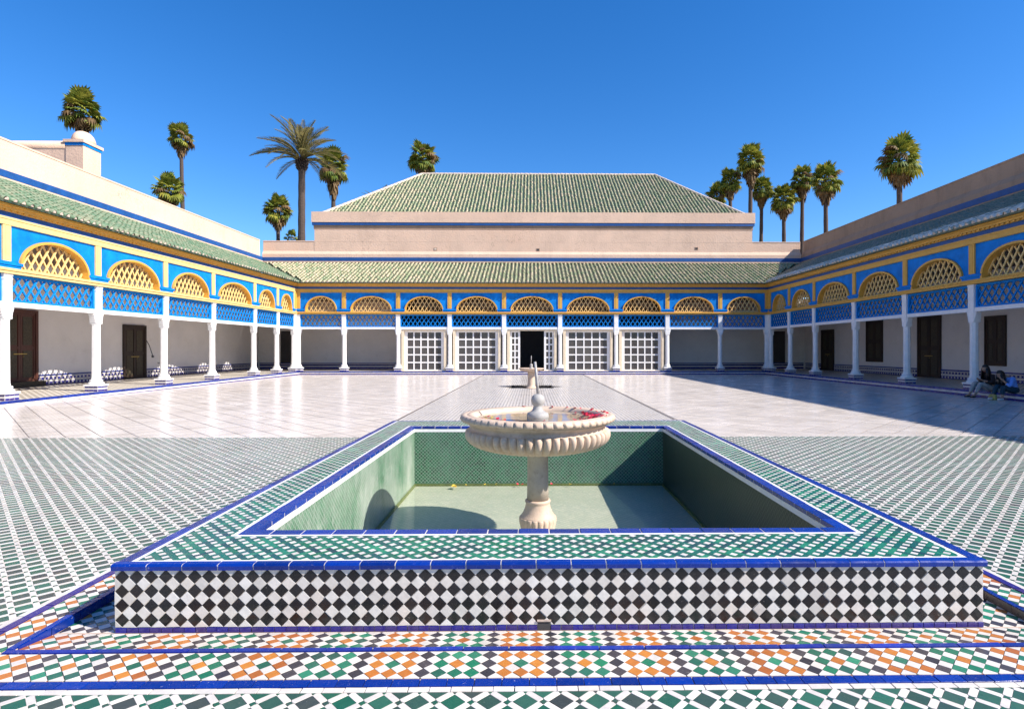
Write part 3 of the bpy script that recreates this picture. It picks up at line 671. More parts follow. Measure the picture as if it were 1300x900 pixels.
for i in range(-90, 120):
    for j in range(-90, 120):
        X = (i - j) * pw * k + PX; Y = (i + j) * pw * k + 3.6
        if not (mo[0] - 0.2 < X < mo[1] + 0.2 and mo[2] - 0.2 < Y < mo[3] + 0.2): continue
        if mi[0] + 0.2 < X < mi[1] - 0.2 and mi[2] + 0.2 < Y < mi[3] - 0.2: continue
        q = wq / 2; c2 = (X, Y + pw * k)
        W += ringclip(rot45(c2, [(-q, -q), (q, -q), (q, q), (-q, q)]), mo, mi)
        s = (pw - wq) / 2; Lh = pw - s
        st = [(-Lh, -s), (Lh, -s), (Lh, s), (-Lh, s)] if (i + j) % 2 == 0 else [(-s, -Lh), (s, -Lh), (s, Lh), (-s, Lh)]
        S += ringclip(rot45((X, Y), st), mo, mi)
field(pool, 'woven_green_strip', S, T((0, 0, ZT - 0.006)), M['rim_green'], 0.0045, 0.0009, 0.0008)
field(pool, 'woven_white_tile', W, T((0, 0, ZT - 0.006)), M['wtile'], 0.0045, 0.0009, 0.0008)
# inside of the pool
def panel(name, mat, a, b, c, d, th):
    a, b, c, d = (Vector(v) for v in (a, b, c, d)); nn = Vector(th); mm = MB()
    mm.loft([[tuple(v) for v in (a, b, c, d)], [tuple(v + nn) for v in (a, b, c, d)]]); return pl(mm.build(name, mat, pool))
zc = ZT - 0.036
panel('wall_mosaic', M['pool_back'], (I[0], I[3], ZF), (I[1], I[3], ZF), (I[1], I[3], zc - 0.05), (I[0], I[3], zc - 0.05), (0, -0.006, 0))
panel('wall_mosaic', M['pool_side'], (I[0], I[2], ZF), (I[0], I[3], ZF), (I[0], I[3], zc - 0.05), (I[0], I[2], zc - 0.05), (0.006, 0, 0))
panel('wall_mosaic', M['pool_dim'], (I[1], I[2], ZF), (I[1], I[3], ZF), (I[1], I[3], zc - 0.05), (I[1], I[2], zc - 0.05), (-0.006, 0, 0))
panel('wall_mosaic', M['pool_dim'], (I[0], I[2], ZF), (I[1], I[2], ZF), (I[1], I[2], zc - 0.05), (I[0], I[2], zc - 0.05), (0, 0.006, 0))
m = MB()
m.box(I[0], I[1], I[3] - 0.009, I[3], zc - 0.05, zc - 0.002); m.box(I[0], I[0] + 0.009, I[2], I[3] - 0.009, zc - 0.05, zc - 0.002)
m.box(I[1] - 0.009, I[1], I[2], I[3] - 0.009, zc - 0.05, zc - 0.002); m.box(I[0] + 0.009, I[1] - 0.009, I[2], I[2] + 0.009, zc - 0.05, zc - 0.002)
pl(m.build('white_course', M['grout_white'], pool))
m = MB(); m.box(I[0], I[1], I[2], I[3], ZF - 0.1, ZF); pl(m.build('pool_floor', M['pool_floor'], pool))
m = MB(); e = 0.02
m.box(I[0] + 0.006, I[1] - 0.006, I[3] - 0.03, I[3] - 0.006, ZF, ZF + 0.035); m.box(I[0] + 0.006, I[0] + 0.03, I[2] + 0.01, I[3] - 0.03, ZF, ZF + 0.035)
m.box(I[1] - 0.03, I[1] - 0.006, I[2] + 0.01, I[3] - 0.03, ZF, ZF + 0.035)
pl(m.build('algae_line', M['algae'], pool))
m = MB(); m.quad((I[0] + 0.006, I[2] + 0.006, ZF + 0.05), (I[1] - 0.006, I[2] + 0.006, ZF + 0.05), (I[1] - 0.006, I[3] - 0.006, ZF + 0.05), (I[0] + 0.006, I[3] - 0.006, ZF + 0.05))
tag(m.build('pool_water', M['water'], recalc=False), kind='structure')

# ------------------------------------------------------------ fountains
FX, FY = 0.07, 6.55
ft = tag(empty('marble_fountain', (FX, FY, ZF)), 'cream marble fountain with gadrooned bowl on a pedestal standing in the pool', 'fountain')
NB = 54
def lob(amp, lo, hi, nl, phase=0.0):
    def f(i, a):
        if not (lo <= i <= hi): return 1.0
        s = abs(math.sin(a * nl / 2 + phase)); return 1.0 - amp * (1 - s ** 0.55)
    return f
def z_(v): return v - ZF
m = MB()   # rim with slanted cuts
prof = [(0.70, 0.80), (0.72, 0.84), (0.745, 0.866), (0.80, 0.870), (0.806, 0.862), (0.815, 0.868), (0.86, 0.868), (0.885, 0.852), (0.893, 0.83), (0.885, 0.806), (0.862, 0.795), (0.80, 0.79), (0.70, 0.79)]
rings = []; n = NB * 8
for i, (r, z) in enumerate(prof):
    ring = []
    for j in range(n):
        a = 2 * math.pi * j / n; rr = r
        if 7 <= i <= 10:
            t = (a * NB / (2 * math.pi) + (z - 0.83) * 2.2) % 1.0; rr = r - 0.036 * (max(0, 1 - t / 0.22) + 0.45 * t)
        ring.append((rr * math.cos(a), rr * math.sin(a), z_(z)))
    rings.append(ring)
m.loft(rings, True, False, False); m.build('bowl_rim', M['marble'], ft, True)
m = MB()
m.lathe([(0.06, 0.775), (0.5, 0.775), (0.66, 0.80), (0.70, 0.815), (0.74, 0.802), (0.83, 0.795), (0.815, 0.775), (0.785, 0.755), (0.77, 0.735), (0.775, 0.712), (0.80, 0.70)], 96, (0, 0, z_(0)), cap1=False)
m.build('bowl_neck', M['marble'], ft, True)
m = MB(); pr = [(0.80, 0.702), (0.822, 0.690), (0.832, 0.665), (0.832, 0.63), (0.818, 0.59), (0.785, 0.552), (0.72, 0.515), (0.60, 0.480), (0.45, 0.455), (0.30, 0.440), (0.14, 0.43)]
m.lathe(pr, 54 * 8, (0, 0, z_(0)), lobes=lob(0.075, 1, 8, 54)); m.build('gadrooned_bowl', M['marble'], ft, True)
m = MB(); m.lathe([(0.20, 0.445), (0.128, 0.425), (0.119, 0.38), (0.121, 0.1), (0.125, -0.12)], 40, (0, 0, z_(0))); m.build('shaft', M['marble_grey'], ft, True)
m = MB(); m.lathe([(0.13, -0.118), (0.145, -0.125), (0.147, -0.142), (0.140, -0.155), (0.138, -0.17), (0.150, -0.22), (0.172, -0.27), (0.196, -0.305), (0.206, -0.315)], 40, (0, 0, z_(0))); m.build('pedestal_neck', M['marble'], ft, True)
m = MB(); m.lathe([(0.206, -0.312), (0.216, -0.325), (0.216, -0.36), (0.200, -0.43), (0.188, -0.50), (0.205, -0.545), (0.23, -0.57), (0.23, -0.60)], 20 * 8, (0, 0, z_(0)), lobes=lob(0.07, 1, 4, 20)); m.build('fluted_base', M['marble'], ft, True)
m = MB(); m.lathe([(0.128, 0.80), (0.126, 0.85), (0.118, 0.874), (0.088, 0.886), (0.068, 0.902), (0.057, 0.922), (0.052, 0.945), (0.050, 0.955), (0.064, 0.972), (0.076, 1.005), (0.077, 1.03), (0.068, 1.06), (0.048, 1.082), (0.018, 1.093)], 32, (0, 0, z_(0))); m.build('finial', M['marble_white'], ft, True)
m = MB(); m.tube([(0.004, 0, z_(1.08)), (-0.010, 0.0, z_(1.25)), (-0.032, 0, z_(1.462))], [0.017, 0.016, 0.015], 10); m.build('spout_pipe', M['pipe'], ft, True)
m = MB(); m.lathe([(0.712, 0), (0.10, 0)], 64, (FX, FY, 0.828), cap0=False, cap1=False)
tag(m.build('bowl_water', M['water'], recalc=False), kind='structure')
# rose petals
pet = MB(); pts = [(0.019 * math.cos(a), 0.015 * math.sin(a), 0.004 * math.cos(2 * a)) for a in [i * math.pi / 4 for i in range(8)]]
pet.add(pts + [(0, 0, -0.003)] + [(x, y, z - 0.0015) for x, y, z in pts], [(i, (i + 1) % 8, 8) for i in range(8)] + [(i, 9 + i, 9 + (i + 1) % 8, (i + 1) % 8) for i in range(8)])
pme = None
def petal(x, y, z, label, group, mat=M['petal'], s=1.0):
    global pme
    if pme is None: o = pet.build('rose_petal', mat); pme = {mat.name: o.data}
    else:
        if mat.name not in pme: d = pme[list(pme)[0]].copy(); d.materials.clear(); d.materials.append(mat); pme[mat.name] = d
        o = link('rose_petal', pme[mat.name])
    o.location = (x, y, z); o.rotation_euler = (rnd.uniform(-.5, .5), rnd.uniform(-.5, .5), rnd.uniform(0, 6)); o.scale = (s, s, s)
    tag(o, label, 'petal', group)
for i in range(46):
    a = rnd.gauss(0.1, 0.36); r = rnd.uniform(0.58, 0.71) if i % 3 else rnd.uniform(0.70, 0.80)
    petal(FX + r * math.cos(a), FY + r * math.sin(a), 0.838 if r < 0.7 else 0.876, 'red rose petal in the cluster at the right edge of the fountain bowl', 'rose petals at the right of the fountain bowl', s=rnd.uniform(0.9, 1.5))
for i in range(13):
    a = rnd.uniform(-2.0, -0.7); r = rnd.uniform(0.66, 0.74)
    petal(FX + r * math.cos(a), FY + r * math.sin(a), 0.84 if r < 0.7 else 0.874, 'red rose petal on the near lip of the fountain bowl', 'rose petals on the near lip', s=rnd.uniform(0.8, 1.3))
for i in range(6):
    a = rnd.uniform(0.9, 1.8); r = rnd.uniform(0.70, 0.78)
    petal(FX + r * math.cos(a), FY + r * math.sin(a), 0.876, 'red rose petal on the far lip of the fountain bowl', 'rose petals on the far lip', s=rnd.uniform(0.9, 1.3))
for i in range(16):
    a = rnd.gauss(3.5, 0.35); r = rnd.uniform(0.45, 0.66)
    petal(FX + r * math.cos(a), FY + r * math.sin(a), 0.838, 'faded petal floating at the left of the fountain bowl', 'faded petals at the left of the fountain bowl', M['petal_yellow'] if i % 3 == 0 else M['petal'], rnd.uniform(0.7, 1.1))
for i in range(9):
    petal(rnd.uniform(-1.5, 1.6), rnd.uniform(9.05, 9.16), ZF + 0.056, 'petal afloat along the far wall inside the pool', 'petals along the far pool wall', M['petal'] if i % 2 else M['petal_yellow'], rnd.uniform(1.0, 1.5))
for i in range(7):
    petal(-1.25 + rnd.uniform(-.07, .07), 8.98 + rnd.uniform(-.05, .05), ZF + 0.056, 'yellow petal in the clump at the far left of the pool', 'yellow petals in the far left of the pool', M['petal_yellow'], 1.4)
for i in range(8):
    petal(1.28 + rnd.uniform(-.06, .06), 6.1 + rnd.uniform(-.10, .10), ZF + 0.056, 'dark petal in the shaded clump at the right of the pool', 'dark petals in the shaded right of the pool', M['petal'], 1.2)
# small fountain in the star basin
f2 = tag(empty('small_fountain', (star_c[0], star_c[1], -0.155)), 'small pale stone fountain with shallow dish on the path before the doorway', 'fountain')
m = MB(); m.lathe([(0.30, 0), (0.31, 0.05), (0.27, 0.10), (0.19, 0.16), (0.165, 0.24), (0.15, 0.5), (0.15, 0.78), (0.18, 0.80)], 24); m.build('pedestal', M['marble'], f2, True)
m = MB(); m.lathe([(0.16, 0.80), (0.30, 0.805), (0.44, 0.85), (0.50, 0.90), (0.545, 0.925), (0.555, 0.955), (0.53, 0.965), (0.48, 0.94), (0.05, 0.92)], 40); m.build('dish', M['marble'], f2, True)
m = MB(); m.lathe([(0.09, 0.92), (0.085, 0.99), (0.05, 1.03), (0.07, 1.07), (0.065, 1.12), (0.02, 1.15)], 16); m.build('finial', M['marble_white'], f2, True)
m = MB(); m.tube([(0, 0, 1.14), (0.0, 0, 1.50)], [0.016, 0.014], 8); m.build('spout_pipe', M['pipe'], f2, True)

# ------------------------------------------------------------ galleries
TW = 4.0                     # depth from column line to parapet face
WALLT = 4.5                  # depth to the back wall
EY, EZ = -0.45, 5.90         # eave
RS = math.atan2(7.80 - EZ, TW - EY); RL = math.hypot(7.80 - EZ, TW - EY)
Z0 = 0.22

def arch_pts(a, hgt, n=28):
    return [(-a * math.cos(math.pi * i / n), hgt * (max(0.0, math.sin(math.pi * i / n)) ** 0.86)) for i in range(n + 1)]
def inside_arch(x, z, a, hgt):
    if z < 0 or abs(x) >= a: return False
    t = math.acos(max(-1, min(1, x / a))); return z <= hgt * (math.sin(t) ** 0.86)
def column(g, s, kind):
    o = MB(); r0 = 0.136
    o.lathe([(r0 * 1.12, 0.62), (r0 * 1.02, 0.70), (r0, 0.78), (r0 * 0.95, 2.50), (r0 * 1.05, 2.56)], 8, (s, 0, 0), math.pi / 8)
    o.box(s - 0.130, s + 0.130, -0.125, 0.125, 2.56, 3.868)
    for q in (-1, 1):       # little stepped corbels under the beam
        for st in range(4): o.box(s + q * 0.130 if q > 0 else s - 0.130 - 0.02 * (st + 1), s + 0.130 + 0.02 * (st + 1) if q > 0 else s - 0.130, -0.10, 0.10, 2.62 + 0.075 * st, 2.62 + 0.075 * (st + 1) - (0.0 if st < 3 else 0.006))
    c = o.build('column', M['white'], g)
    k = MB(); k.box(s - 0.140, s + 0.140, -0.135, 0.135, 3.70, 3.75); k.box(s - 0.145, s + 0.145, -0.14, 0.14, 3.80, 3.866); k.box(s - 0.138, s + 0.138, -0.133, 0.133, 2.92, 2.97)
    k.build('capital', M['white'], c)
    b = MB(); b.lathe([(0.235, 0.46), (0.235, 0.50), (0.21, 0.535), (0.18, 0.56), (0.20, 0.585), (0.185, 0.62), (0.16, 0.625)], 16, (s, 0, 0), math.pi / 16); b.box(s - 0.25, s + 0.25, -0.25, 0.25, 0.402, 0.46)
    b.build('column_base', M['white'], c)
    t = MB()
    t.cur = 0; t.box(s - 0.225, s + 0.225, -0.225, 0.225, Z0, 0.402)
    t.cur = 1
    for zz, hh in ((Z0 + 0.004, 0.062), (0.345, 0.048)):
        for u in range(3):
            a = s - 0.222 + u * 0.148
            for yy in (-0.231, 0.225): t.box(a + 0.006, a + 0.142, yy, yy + 0.006, zz, zz + hh)
            for xx in (s - 0.231, s + 0.225): t.box(xx, xx + 0.006, -0.222 + u * 0.148 + 0.006, -0.222 + u * 0.148 + 0.142, zz, zz + hh)
    t.build('tile_footing', [M['wtile'], M['violet']], c)
def lattice(name, mat, parent, xc, z0, a, hgt, test, dx, dz, wd, ya, yb, dp, frame=None):
    m = MB(); k = dz / dx; n = int((2 * a + hgt / k) / dx) + 2
    for sg, yy in ((1, ya), (-1, yb)):
        for i in range(-n, n + 1):
            x0 = i * dx; prev = None; st = 24; N = int(hgt / 0.02)
            seg = []
            for q in range(N + 1):
                z = hgt * q / N; x = x0 + sg * z / k
                if test(x, z): seg.append((x, z))
            if len(seg) > 2 and math.hypot(seg[-1][0] - seg[0][0], seg[-1][1] - seg[0][1]) > 0.06:
                m.bar((xc + seg[0][0], yy, z0 + seg[0][1]), (xc + seg[-1][0], yy, z0 + seg[-1][1]), wd, dp)
    if frame: frame(m)
    return m.build(name, mat, parent)
def bay(g, s0, s1, gold, lat, opening='open', detail=True):
    pale2 = M['gold_pale']; xc = (s0 + s1) / 2; wd = s1 - s0; a = wd / 2 - 0.40; H = 1.02; zb = 4.03; zt = 5.27
    if wd < 3.0: a = wd / 2 - 0.44
    ap = arch_pts(a, H)
    sp = MB()                                     # blue spandrel with the arch cut out
    top = [(-wd / 2, zt - zb)] + [(x, zt - zb) for x, z in ap] + [(wd / 2, zt - zb)]
    low = [(-wd / 2, 0)] + ap + [(wd / 2, 0)]
    nn = len(top)
    for y in (-0.05, 0.05):
        sp.add([(xc + x, y, zb + z) for x, z in low] + [(xc + x, y, zb + z) for x, z in top], [(i, i + 1, nn + i + 1, nn + i) for i in range(nn - 1)])
    sp.add([(xc + x, -0.05, zb + z) for x, z in ap] + [(xc + x, 0.05, zb + z) for x, z in ap], [(i, i + 1, len(ap) + i + 1, len(ap) + i) for i in range(len(ap) - 1)])
    sp.build('spandrel', M['blue'], g)
    fr = MB(); i1 = arch_pts(a - 0.005, H - 0.003); i2 = arch_pts(a - 0.075, H - 0.075)   # ochre arch frame
    fr.loft([[(xc + x, y, zb + z + 0.001) for x, z in c] for c, y in ((i1, 0.20), (i1, -0.13), (i2, -0.125), (i2, 0.20))] + [[(xc + x, 0.20, zb + z + 0.001) for x, z in i1]], False, False, False)
    fr.build('arch_frame', M['gold'], g)
    lattice('arch_lattice', pale2, g, xc, zb, a, H, lambda x, z: inside_arch(x, z, a - 0.05, H - 0.05), 0.28, 0.47, 0.046, 0.10, 0.142, 0.04,
            lambda m_: m_.box(xc - a + 0.09, xc + a - 0.09, 0.07, 0.17, zb + 0.001, zb + 0.05))
    hw = wd / 2 - 0.132; z0 = 3.06; hh = 0.80     # blue lattice panel
    def frm(m_):
        m_.box(xc - hw, xc + hw, -0.06, 0.06, z0, z0 + 0.06); m_.box(xc - hw, xc + hw, -0.06, 0.06, z0 + hh - 0.075, z0 + hh - 0.002)
        m_.box(xc - hw, xc - hw + 0.075, -0.06, 0.06, z0 + 0.06, z0 + hh - 0.075); m_.box(xc + hw - 0.075, xc + hw, -0.06, 0.06, z0 + 0.06, z0 + hh - 0.075)
    lattice('lattice_panel', lat, g, xc, z0, hw, hh, lambda x, z: abs(x) < hw - 0.05 and 0.03 < z < hh - 0.04, 0.285, 0.42, 0.05, -0.018, 0.02, 0.034, frm)
    boxo('beam', M['white'], g, s0 + 0.132, s1 - 0.132, -0.10, 0.10, 2.92, 3.058)
def glazed(g, s0, s1, kind):
    """white glazed doors filling a bay"""
    a, b = s0 + 0.20, s1 - 0.20; zt = 2.915
    fr = MB(); fr.box(a, a + 0.17, -0.05, 0.30, Z0, zt); fr.box(b - 0.17, b, -0.05, 0.30, Z0, zt); fr.box(a + 0.17, b - 0.17, -0.05, 0.30, zt - 0.09, zt)
    fr.build('door_surround', M['cream'], g)
    def leaf(x0, x1, z0, z1, nx, nz, rail, y=0.10):
        d = MB(); bw = 0.085
        d.box(x0, x0 + rail, y, y + 0.06, z0, z1); d.box(x1 - rail, x1, y, y + 0.06, z0, z1); d.box(x0 + rail, x1 - rail, y, y + 0.06, z0, z0 + 0.10); d.box(x0 + rail, x1 - rail, y, y + 0.06, z1 - 0.10, z1)
        pw_ = (x1 - x0 - 2 * rail - (nx - 1) * bw) / nx; ph = (z1 - z0 - 0.20 - (nz - 1) * bw) / nz
        for i in range(1, nx): xx = x0 + rail + i * pw_ + (i - 1) * bw; d.box(xx, xx + bw, y + 0.004, y + 0.054, z0 + 0.10, z1 - 0.10)
        for j in range(1, nz): zz = z0 + 0.10 + j * ph + (j - 1) * bw; d.box(x0 + rail, x1 - rail, y + 0.006, y + 0.050, zz, zz + bw)
        o = d.build('glazed_door', M['white'], g)
        pm = MB(); pm.box(-pw_ / 2, pw_ / 2, 0, 0.006, -ph / 2, ph / 2); first = None
        for i in range(nx):
            for j in range(nz):
                cx = x0 + rail + pw_ / 2 + i * (pw_ + bw); cz = z0 + 0.10 + ph / 2 + j * (ph + bw)
                if first is None: p = pm.build('pane', M['pane'], o); first = p.data
                else: p = link('pane', first, o)
                p.location = (cx, y + 0.027, cz); p.rotation_euler = (rnd.gauss(0, 0.01), 0, rnd.gauss(0, 0.012))
    if kind == 'full': leaf(a + 0.172, b - 0.172, Z0 + 0.002, zt - 0.092, 5, 5, 0.20)
    else:
        leaf(a + 0.172, a + 0.172 + 0.66, Z0 + 0.002, zt - 0.092, 2, 6, 0.13); leaf(b - 0.172 - 0.66, b - 0.172, Z0 + 0.002, zt - 0.092, 2, 6, 0.13)
    boxo('threshold', M['cream'], g, a, b, -0.08, 0.22, Z0 - 0.002, Z0 + 0.03)
# roof tile mesh shared by all roofs: half barrel, wider end down the slope (-y)
def barrel(mat, L=0.46, r0=0.086, r1=0.072, seg=6):
    b = MB(); n = seg + 1
    def arc(r, y, z): return [(-r * math.cos(math.pi * i / seg), y, z + 1.15 * r * math.sin(math.pi * i / seg)) for i in range(n)]
    b.loft([arc(r0 - 0.016, 0, 0), arc(r0, 0, 0.0), arc(r1, L, 0.0)], False, False, False)
    return b
TILE = {}
def tile_mesh(mat):
    if mat.name not in TILE:
        b = barrel(mat); me = bpy.data.meshes.new('roof_tile'); me.from_pydata(b.v, [], b.f); me.materials.append(mat)
        me.polygons.foreach_set('use_smooth', [True] * len(me.polygons)); TILE[mat.name] = me
    return TILE[mat.name]
def tile_roof(parent, Mroof, Mworld, x0f, x1f, length, mat, pitch=0.265, course=0.385, limit=300, name='roof', eave=None):
    """covering barrels in courses over dark channel tiles; x0f / x1f give the edges at distance t up the slope"""
    n = 24; s = MB(); xs = []
    for i in range(n + 1): t = length * i / n; xs.append((x0f(t), x1f(t), t))
    top = [(a, t, 0) for a, b, t in xs] + [(b, t, 0) for a, b, t in xs][::-1]
    s.loft([[tuple(Mroof @ Vector((x, y, -0.06))) for x, y, z in top], [tuple(Mroof @ Vector((x, y, 0.012))) for x, y, z in top]])
    roof = s.build(name, M['roof_channel'], parent)
    me = tile_mesh(mat); items = []; proto = barrel(mat)
    xa = min(a for a, b, t in xs); xb = max(b for a, b, t in xs); i0 = int(math.floor(xa / pitch)); i1 = int(math.ceil(xb / pitch))
    nc = int(length / course) + 1
    for i in range(i0, i1 + 1):
        for j in range(nc):
            t = j * course - 0.04; x = i * pitch
            tt = max(0, t)
            if not (x0f(tt) + 0.06 < x < x1f(tt) - 0.06): continue
            mloc = T((x + rnd.gauss(0, 0.009), t + rnd.gauss(0, 0.016) - (0.05 if rnd.random() < 0.03 else 0), 0.016)) @ Euler((R(-2.2) + rnd.gauss(0, 0.008), 0, rnd.gauss(0, 0.03))).to_matrix().to_4x4()
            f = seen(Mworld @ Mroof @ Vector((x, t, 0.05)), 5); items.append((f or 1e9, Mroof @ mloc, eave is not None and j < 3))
    ends = MB()
    for i in range(i0, i1 + 1):       # pale mortar plugs in the lowest tiles
        if x0f(0) + 0.06 < i * pitch < x1f(0) - 0.06:
            ends.add([tuple(Mroof @ Vector((i * pitch, -0.03, 0.012)))] + [tuple(Mroof @ Vector((i * pitch - 0.07 * math.cos(math.pi * q / 6), -0.03 + rnd.uniform(-.006, .01), 0.012 + 0.085 * math.sin(math.pi * q / 6)))) for q in range(7)], [(0, q, q + 1) for q in range(1, 7)])
    if name == 'roof' and ends.v: tag(ends.build('eave_plugs', M['roof_end'], roof), kind='stuff')
    items.sort(key=lambda q: q[0]); rest = MB(); kk = 0
    for f, mm, low in items:
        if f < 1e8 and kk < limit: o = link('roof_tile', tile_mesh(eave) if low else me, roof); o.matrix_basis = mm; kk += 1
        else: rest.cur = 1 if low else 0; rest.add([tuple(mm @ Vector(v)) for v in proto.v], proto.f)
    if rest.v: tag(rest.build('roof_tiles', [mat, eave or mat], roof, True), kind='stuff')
    return roof

def gallery(loc, rz, cols, bays, label, gold, pale, extent, mitre, tile, wall_items, parapet_mat, tilt=0.0, plinth=True):
    g = tag(empty('arcade_gallery', loc, rz), label, 'arcade'); g.rotation_euler = (0, -tilt, rz)
    e0, e1 = extent
    Mw = T(loc) @ Euler((0, -tilt, rz)).to_matrix().to_4x4()
    for s in cols: column(g, s, 0)
    for s0, s1, kind in bays:
        bay(g, s0, s1, gold, M['blue_lat'])
        if kind in ('full', 'door'): glazed(g, s0, s1, kind)
    for i, s in enumerate(cols):        # impost blocks and pilasters
        im = MB(); im.box(s - 0.42, s + 0.42, -0.13, -0.051, 4.033, 4.12); im.box(s - 0.46, s + 0.46, -0.16, -0.051, 4.12, 4.20); im.box(s - 0.37, s + 0.37, -0.11, -0.051, 4.20, 4.23)
        im.build('impost', M['blue'], g)
        p_ = MB(); p_.box(s - 0.13, s + 0.13, -0.10, -0.051, 4.231, 5.268); p_.box(s - 0.05, s + 0.05, -0.108, -0.10, 4.26, 5.24); p_.build('pilaster', pale, g)
    lg = MB(); lg.box(e0, e1, -0.19, 0.12, 3.87, 3.955); lg.box(e0, e1, -0.225, 0.12, 3.955, 3.985); lg.box(e0, e1, -0.16, 0.32, 3.985, 4.031)
    lg.build('ledge', pale, g)
    bd = MB(); bd.box(e0, e1, -0.115, 0.05, 5.272, 5.31); bd.box(e0, e1, -0.10, 0.05, 5.31, 5.44); bd.box(e0, e1, -0.12, 0.05, 5.44, 5.50); bd.build('frieze_band', pale, g)
    boxo('blue_band', M['blue_dark'], g, e0, e1, -0.10, 0.05, 5.502, 5.645)
    co = MB(); co.box(e0, e1, -0.16, 0.05, 5.647, 5.70); co.box(e0, e1, -0.24, 0.05, 5.70, 5.775); co.box(e0, e1, -0.31, 0.05, 5.775, 5.84)
    s = e0 + 0.05
    while s < e1: co.box(s, s + 0.09, -0.205, -0.16, 5.655, 5.698); s += 0.2
    co.build('cornice', M['gold'], g)
    # roof
    Mroof = T((0, EY, EZ - 0.02)) @ Matrix.Rotation(RS, 4, 'X'); cs_ = math.cos(RS)
    tile_roof(g, Mroof, Mw, (lambda t: mitre[0] - mitre[2] * t * cs_), (lambda t: mitre[1] + mitre[3] * t * cs_), RL, tile, eave=M['eave_tile_lit'] if tile is M['roof_tile_right'] else None)
    # parapet behind the roof with its blue band
    pa = MB(); pe0, pe1 = e0 - mitre[2] * TW, e1 + mitre[3] * TW
    pa.box(pe0, pe1, TW, TW + 0.9, 5.35, 7.92)
    if not plinth: pa.box(pe0, pe1, TW + 0.10, TW + 0.9, 8.18, 8.66)
    else: pa.loft([[(x, TW - 0.02, 8.18), (x, TW - 0.02, 8.42), (x, TW + 0.12, 8.66), (x, TW + 0.9, 8.66), (x, TW + 0.9, 8.18)] for x in (pe0, pe1)])
    pa.box(pe0, pe1, TW + 0.12, TW + 0.9, 8.66, 9.33); pa.box(pe0, pe1, TW + 0.10, TW + 0.92, 9.33, 9.40)
    pa.build('parapet', parapet_mat, g)
    boxo('parapet_band', M['blue_dark'], g, pe0, pe1, TW - 0.08, TW + 0.9, 7.92, 8.18)
    boxo('parapet_moulding', parapet_mat, g, pe0, pe1, TW - 0.10, TW, 7.82, 7.90)
    # back wall, ceiling, dado
    boxo('back_wall', M['wall'], g, e0 - mitre[2] * (WALLT + 0.098), e1 + mitre[3] * (WALLT + 0.098), WALLT, WALLT + 0.4, -0.5, 5.3)
    boxo('ceiling', M['ceiling'], g, e0, e1, 0.06, WALLT + 0.2, 5.05, 5.15)
    da = MB(); a, b = e0 - mitre[2] * (WALLT - 0.1), e1 + mitre[3] * (WALLT - 0.1)
    gaps = sorted([(w_[1] - 0.02, w_[2] + 0.02) for w_ in wall_items if w_[0] == 'door']); segs = []; cur = a
    for p0, p1 in gaps: segs.append((cur, p0)); cur = p1
    segs.append((cur, b))
    for p0, p1 in segs:
        if p1 - p0 < 0.05: continue
        for zz, hh, dp, mi_ in ((Z0, 0.13, 0.05, 1), (Z0 + 0.133, 0.085, 0.044, 0), (Z0 + 0.221, 0.10, 0.05, 1), (Z0 + 0.324, 0.045, 0.044, 0), (Z0 + 0.372, 0.06, 0.052, 2)):
            da.cur = mi_; da.box(p0, p1, WALLT - dp, WALLT + 0.001, zz, zz + hh)
        da.cur = 0; s = p0 + 0.1
        if rz != 0:
            while s < p1 - 0.2:                       # white lozenges along the dado
                for zz in (Z0 + 0.07, Z0 + 0.275): da.loft([[(s, WALLT - 0.056, zz - 0.05), (s + 0.06, WALLT - 0.056, zz), (s, WALLT - 0.056, zz + 0.05), (s - 0.06, WALLT - 0.056, zz)], [(s, WALLT - 0.05, zz - 0.05), (s + 0.06, WALLT - 0.05, zz), (s, WALLT - 0.05, zz + 0.05), (s - 0.06, WALLT - 0.05, zz)]])
                s += 0.2
    da.build('tile_dado', [M['wtile'], M['violet'], M['navy']], g)
    for it in wall_items: wall_item(g, *it)
    return g
